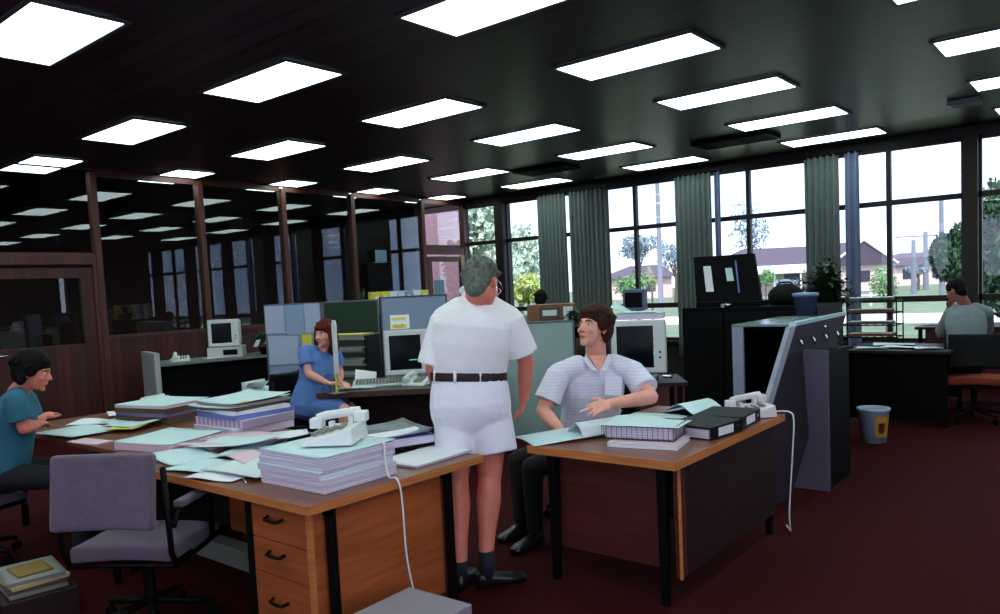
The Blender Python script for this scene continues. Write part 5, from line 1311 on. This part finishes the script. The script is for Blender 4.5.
# --- generic sitter
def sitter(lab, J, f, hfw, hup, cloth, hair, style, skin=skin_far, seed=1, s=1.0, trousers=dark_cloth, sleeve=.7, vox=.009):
    p = person(lab, (J['pel'].x, J['pel'].y)); b = M()
    f = Vector(f); f.z = 0; f.normalize(); rv = Vector((f.y, -f.x, 0))
    J.setdefault('sR', J['neck']+rv*.18-Vector((0, 0, .06))); J.setdefault('sL', J['neck']-rv*.18-Vector((0, 0, .06)))
    J.setdefault('eR', J['sR']+f*.12+rv*.04-Vector((0, 0, .26))); J.setdefault('eL', J['sL']+f*.12-rv*.04-Vector((0, 0, .26)))
    J.setdefault('wR', J['eR']+f*.24-rv*.04+Vector((0, 0, .02))); J.setdefault('wL', J['eL']+f*.24+rv*.04+Vector((0, 0, .02)))
    P_, Rm, *_ = head_prims(b, J['head'], hfw, hup, s, J['neck'], .055)
    b.cap(J['neck'], J['pel'].lerp(J['neck'], .7), .055, .11, 14)
    for s_ in ('sL', 'sR'): b.cap(J[s_].lerp(J['neck'], .5), J[s_], .05, .05)
    for a, c, w in (('sL', 'eL', 'wL'), ('sR', 'eR', 'wR')): limb(b, J[a], J[c], J[w], (.048, .041, .042, .028))
    hand_prims(b, J['wR'], J['wR']-J['eR'], up, .5, 1.0, -1); hand_prims(b, J['wL'], J['wL']-J['eL'], up, .5, 1.0, 1)
    b.blob('body', skin, p, .0065, 3)
    c_ = M(); rr = (J['sR']-J['sL']).normalized()
    c_.loft(torso_rings(J['pel'], J['neck'], rr, rr, ((-.02, .18, .135, 0), (.2, .18, .14, 0), (.45, .18, .135, 0), (.65, .195, .135, 0), (.82, .185, .115, 0), (.92, .13, .09, 0), (.985, .075, .068, 0))))
    for s_, e_ in (('sL', 'eL'), ('sR', 'eR')):
        s0, e0 = J[s_], J[e_]; c_.cap(s0.lerp(J['neck'], .5), s0, .068, .068, 12); c_.cyl(s0, s0.lerp(e0, sleeve), .072, .08, 16)
    c_.blob('shirt', cloth, p, vox, 4)
    t_ = M(); pl = J['pel']; t_.ball(pl-Vector((0, 0, .02)), (.17, .15, .11), 14)
    for sx in (-1, 1):
        k0 = pl+f*.44+rv*.1*sx-Vector((0, 0, .05)); t_.cap(pl+rv*.09*sx, k0, .09, .068, 14); t_.cap(k0, Vector((k0.x, k0.y, .1)), .066, .05, 12)
        shoe('shoe', Vector((k0.x, k0.y, 0))-f*.06, Vector((k0.x, k0.y, 0))+f*.2, p)
    t_.blob('trousers', trousers, p, .014, 3)
    h = M(); hair_prims(h, P_, Rm, s*1.02, style, seed); h.blob('hair', hair, p, .007, 1)
    eyes_of(P_, Rm, s, p, brow=hair)
    return p
# man at the left edge, reading
rh = Vector((rt.x, rt.y, 0)).normalized(); fh = Vector((fw.x, fw.y, 0)).normalized()
J = dict(head=at(33, 371, 4.75), neck=at(18, 393, 4.78), pel=at(2, 462, 4.75), sR=at(16, 402, 4.58), sL=at(24, 398, 4.95), eR=at(25, 428, 4.60), wR=at(38, 424, 4.82), eL=at(32, 424, 5.0), wL=at(42, 418, 5.1))
J['pel'].z = .57
sitter('man in teal blue shirt at the left edge bent over his papers', J, rh*.95+fh*.2, rh*.93+fh*.2-up*.28, up+rh*.25, teal_shirt, hair_black, 'tousled', skin_red, 6)
# person by the window at the right
J = dict(head=at(956, 291, 8.0), neck=at(965, 305, 8.0), pel=at(968, 362, 7.95), sL=at(951, 314, 8.05), sR=at(986, 313, 8.0), eL=at(941, 336, 8.35), wL=at(949, 308, 8.25), eR=at(985, 335, 8.25), wR=at(950, 333, 8.6))
J['pel'].z = .57
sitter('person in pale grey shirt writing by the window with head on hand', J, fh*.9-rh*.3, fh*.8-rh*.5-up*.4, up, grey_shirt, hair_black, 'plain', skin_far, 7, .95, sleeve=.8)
# two more heads seen over the furniture
def back_sitter(lab, px, py, d, seed, hair, s=.9):
    hd = at(px, py, d); nk = hd-Vector((0, 0, .17))-fh*.02; pl = Vector((hd.x-fh.x*.08, hd.y-fh.y*.08, .55))
    nk.z = max(nk.z, 1.0)
    sitter(lab, dict(head=hd, neck=nk, pel=pl), fh, fh*.9-up*.25+rh*.2, up, grey_shirt, hair, 'plain', skin_far, seed, s)
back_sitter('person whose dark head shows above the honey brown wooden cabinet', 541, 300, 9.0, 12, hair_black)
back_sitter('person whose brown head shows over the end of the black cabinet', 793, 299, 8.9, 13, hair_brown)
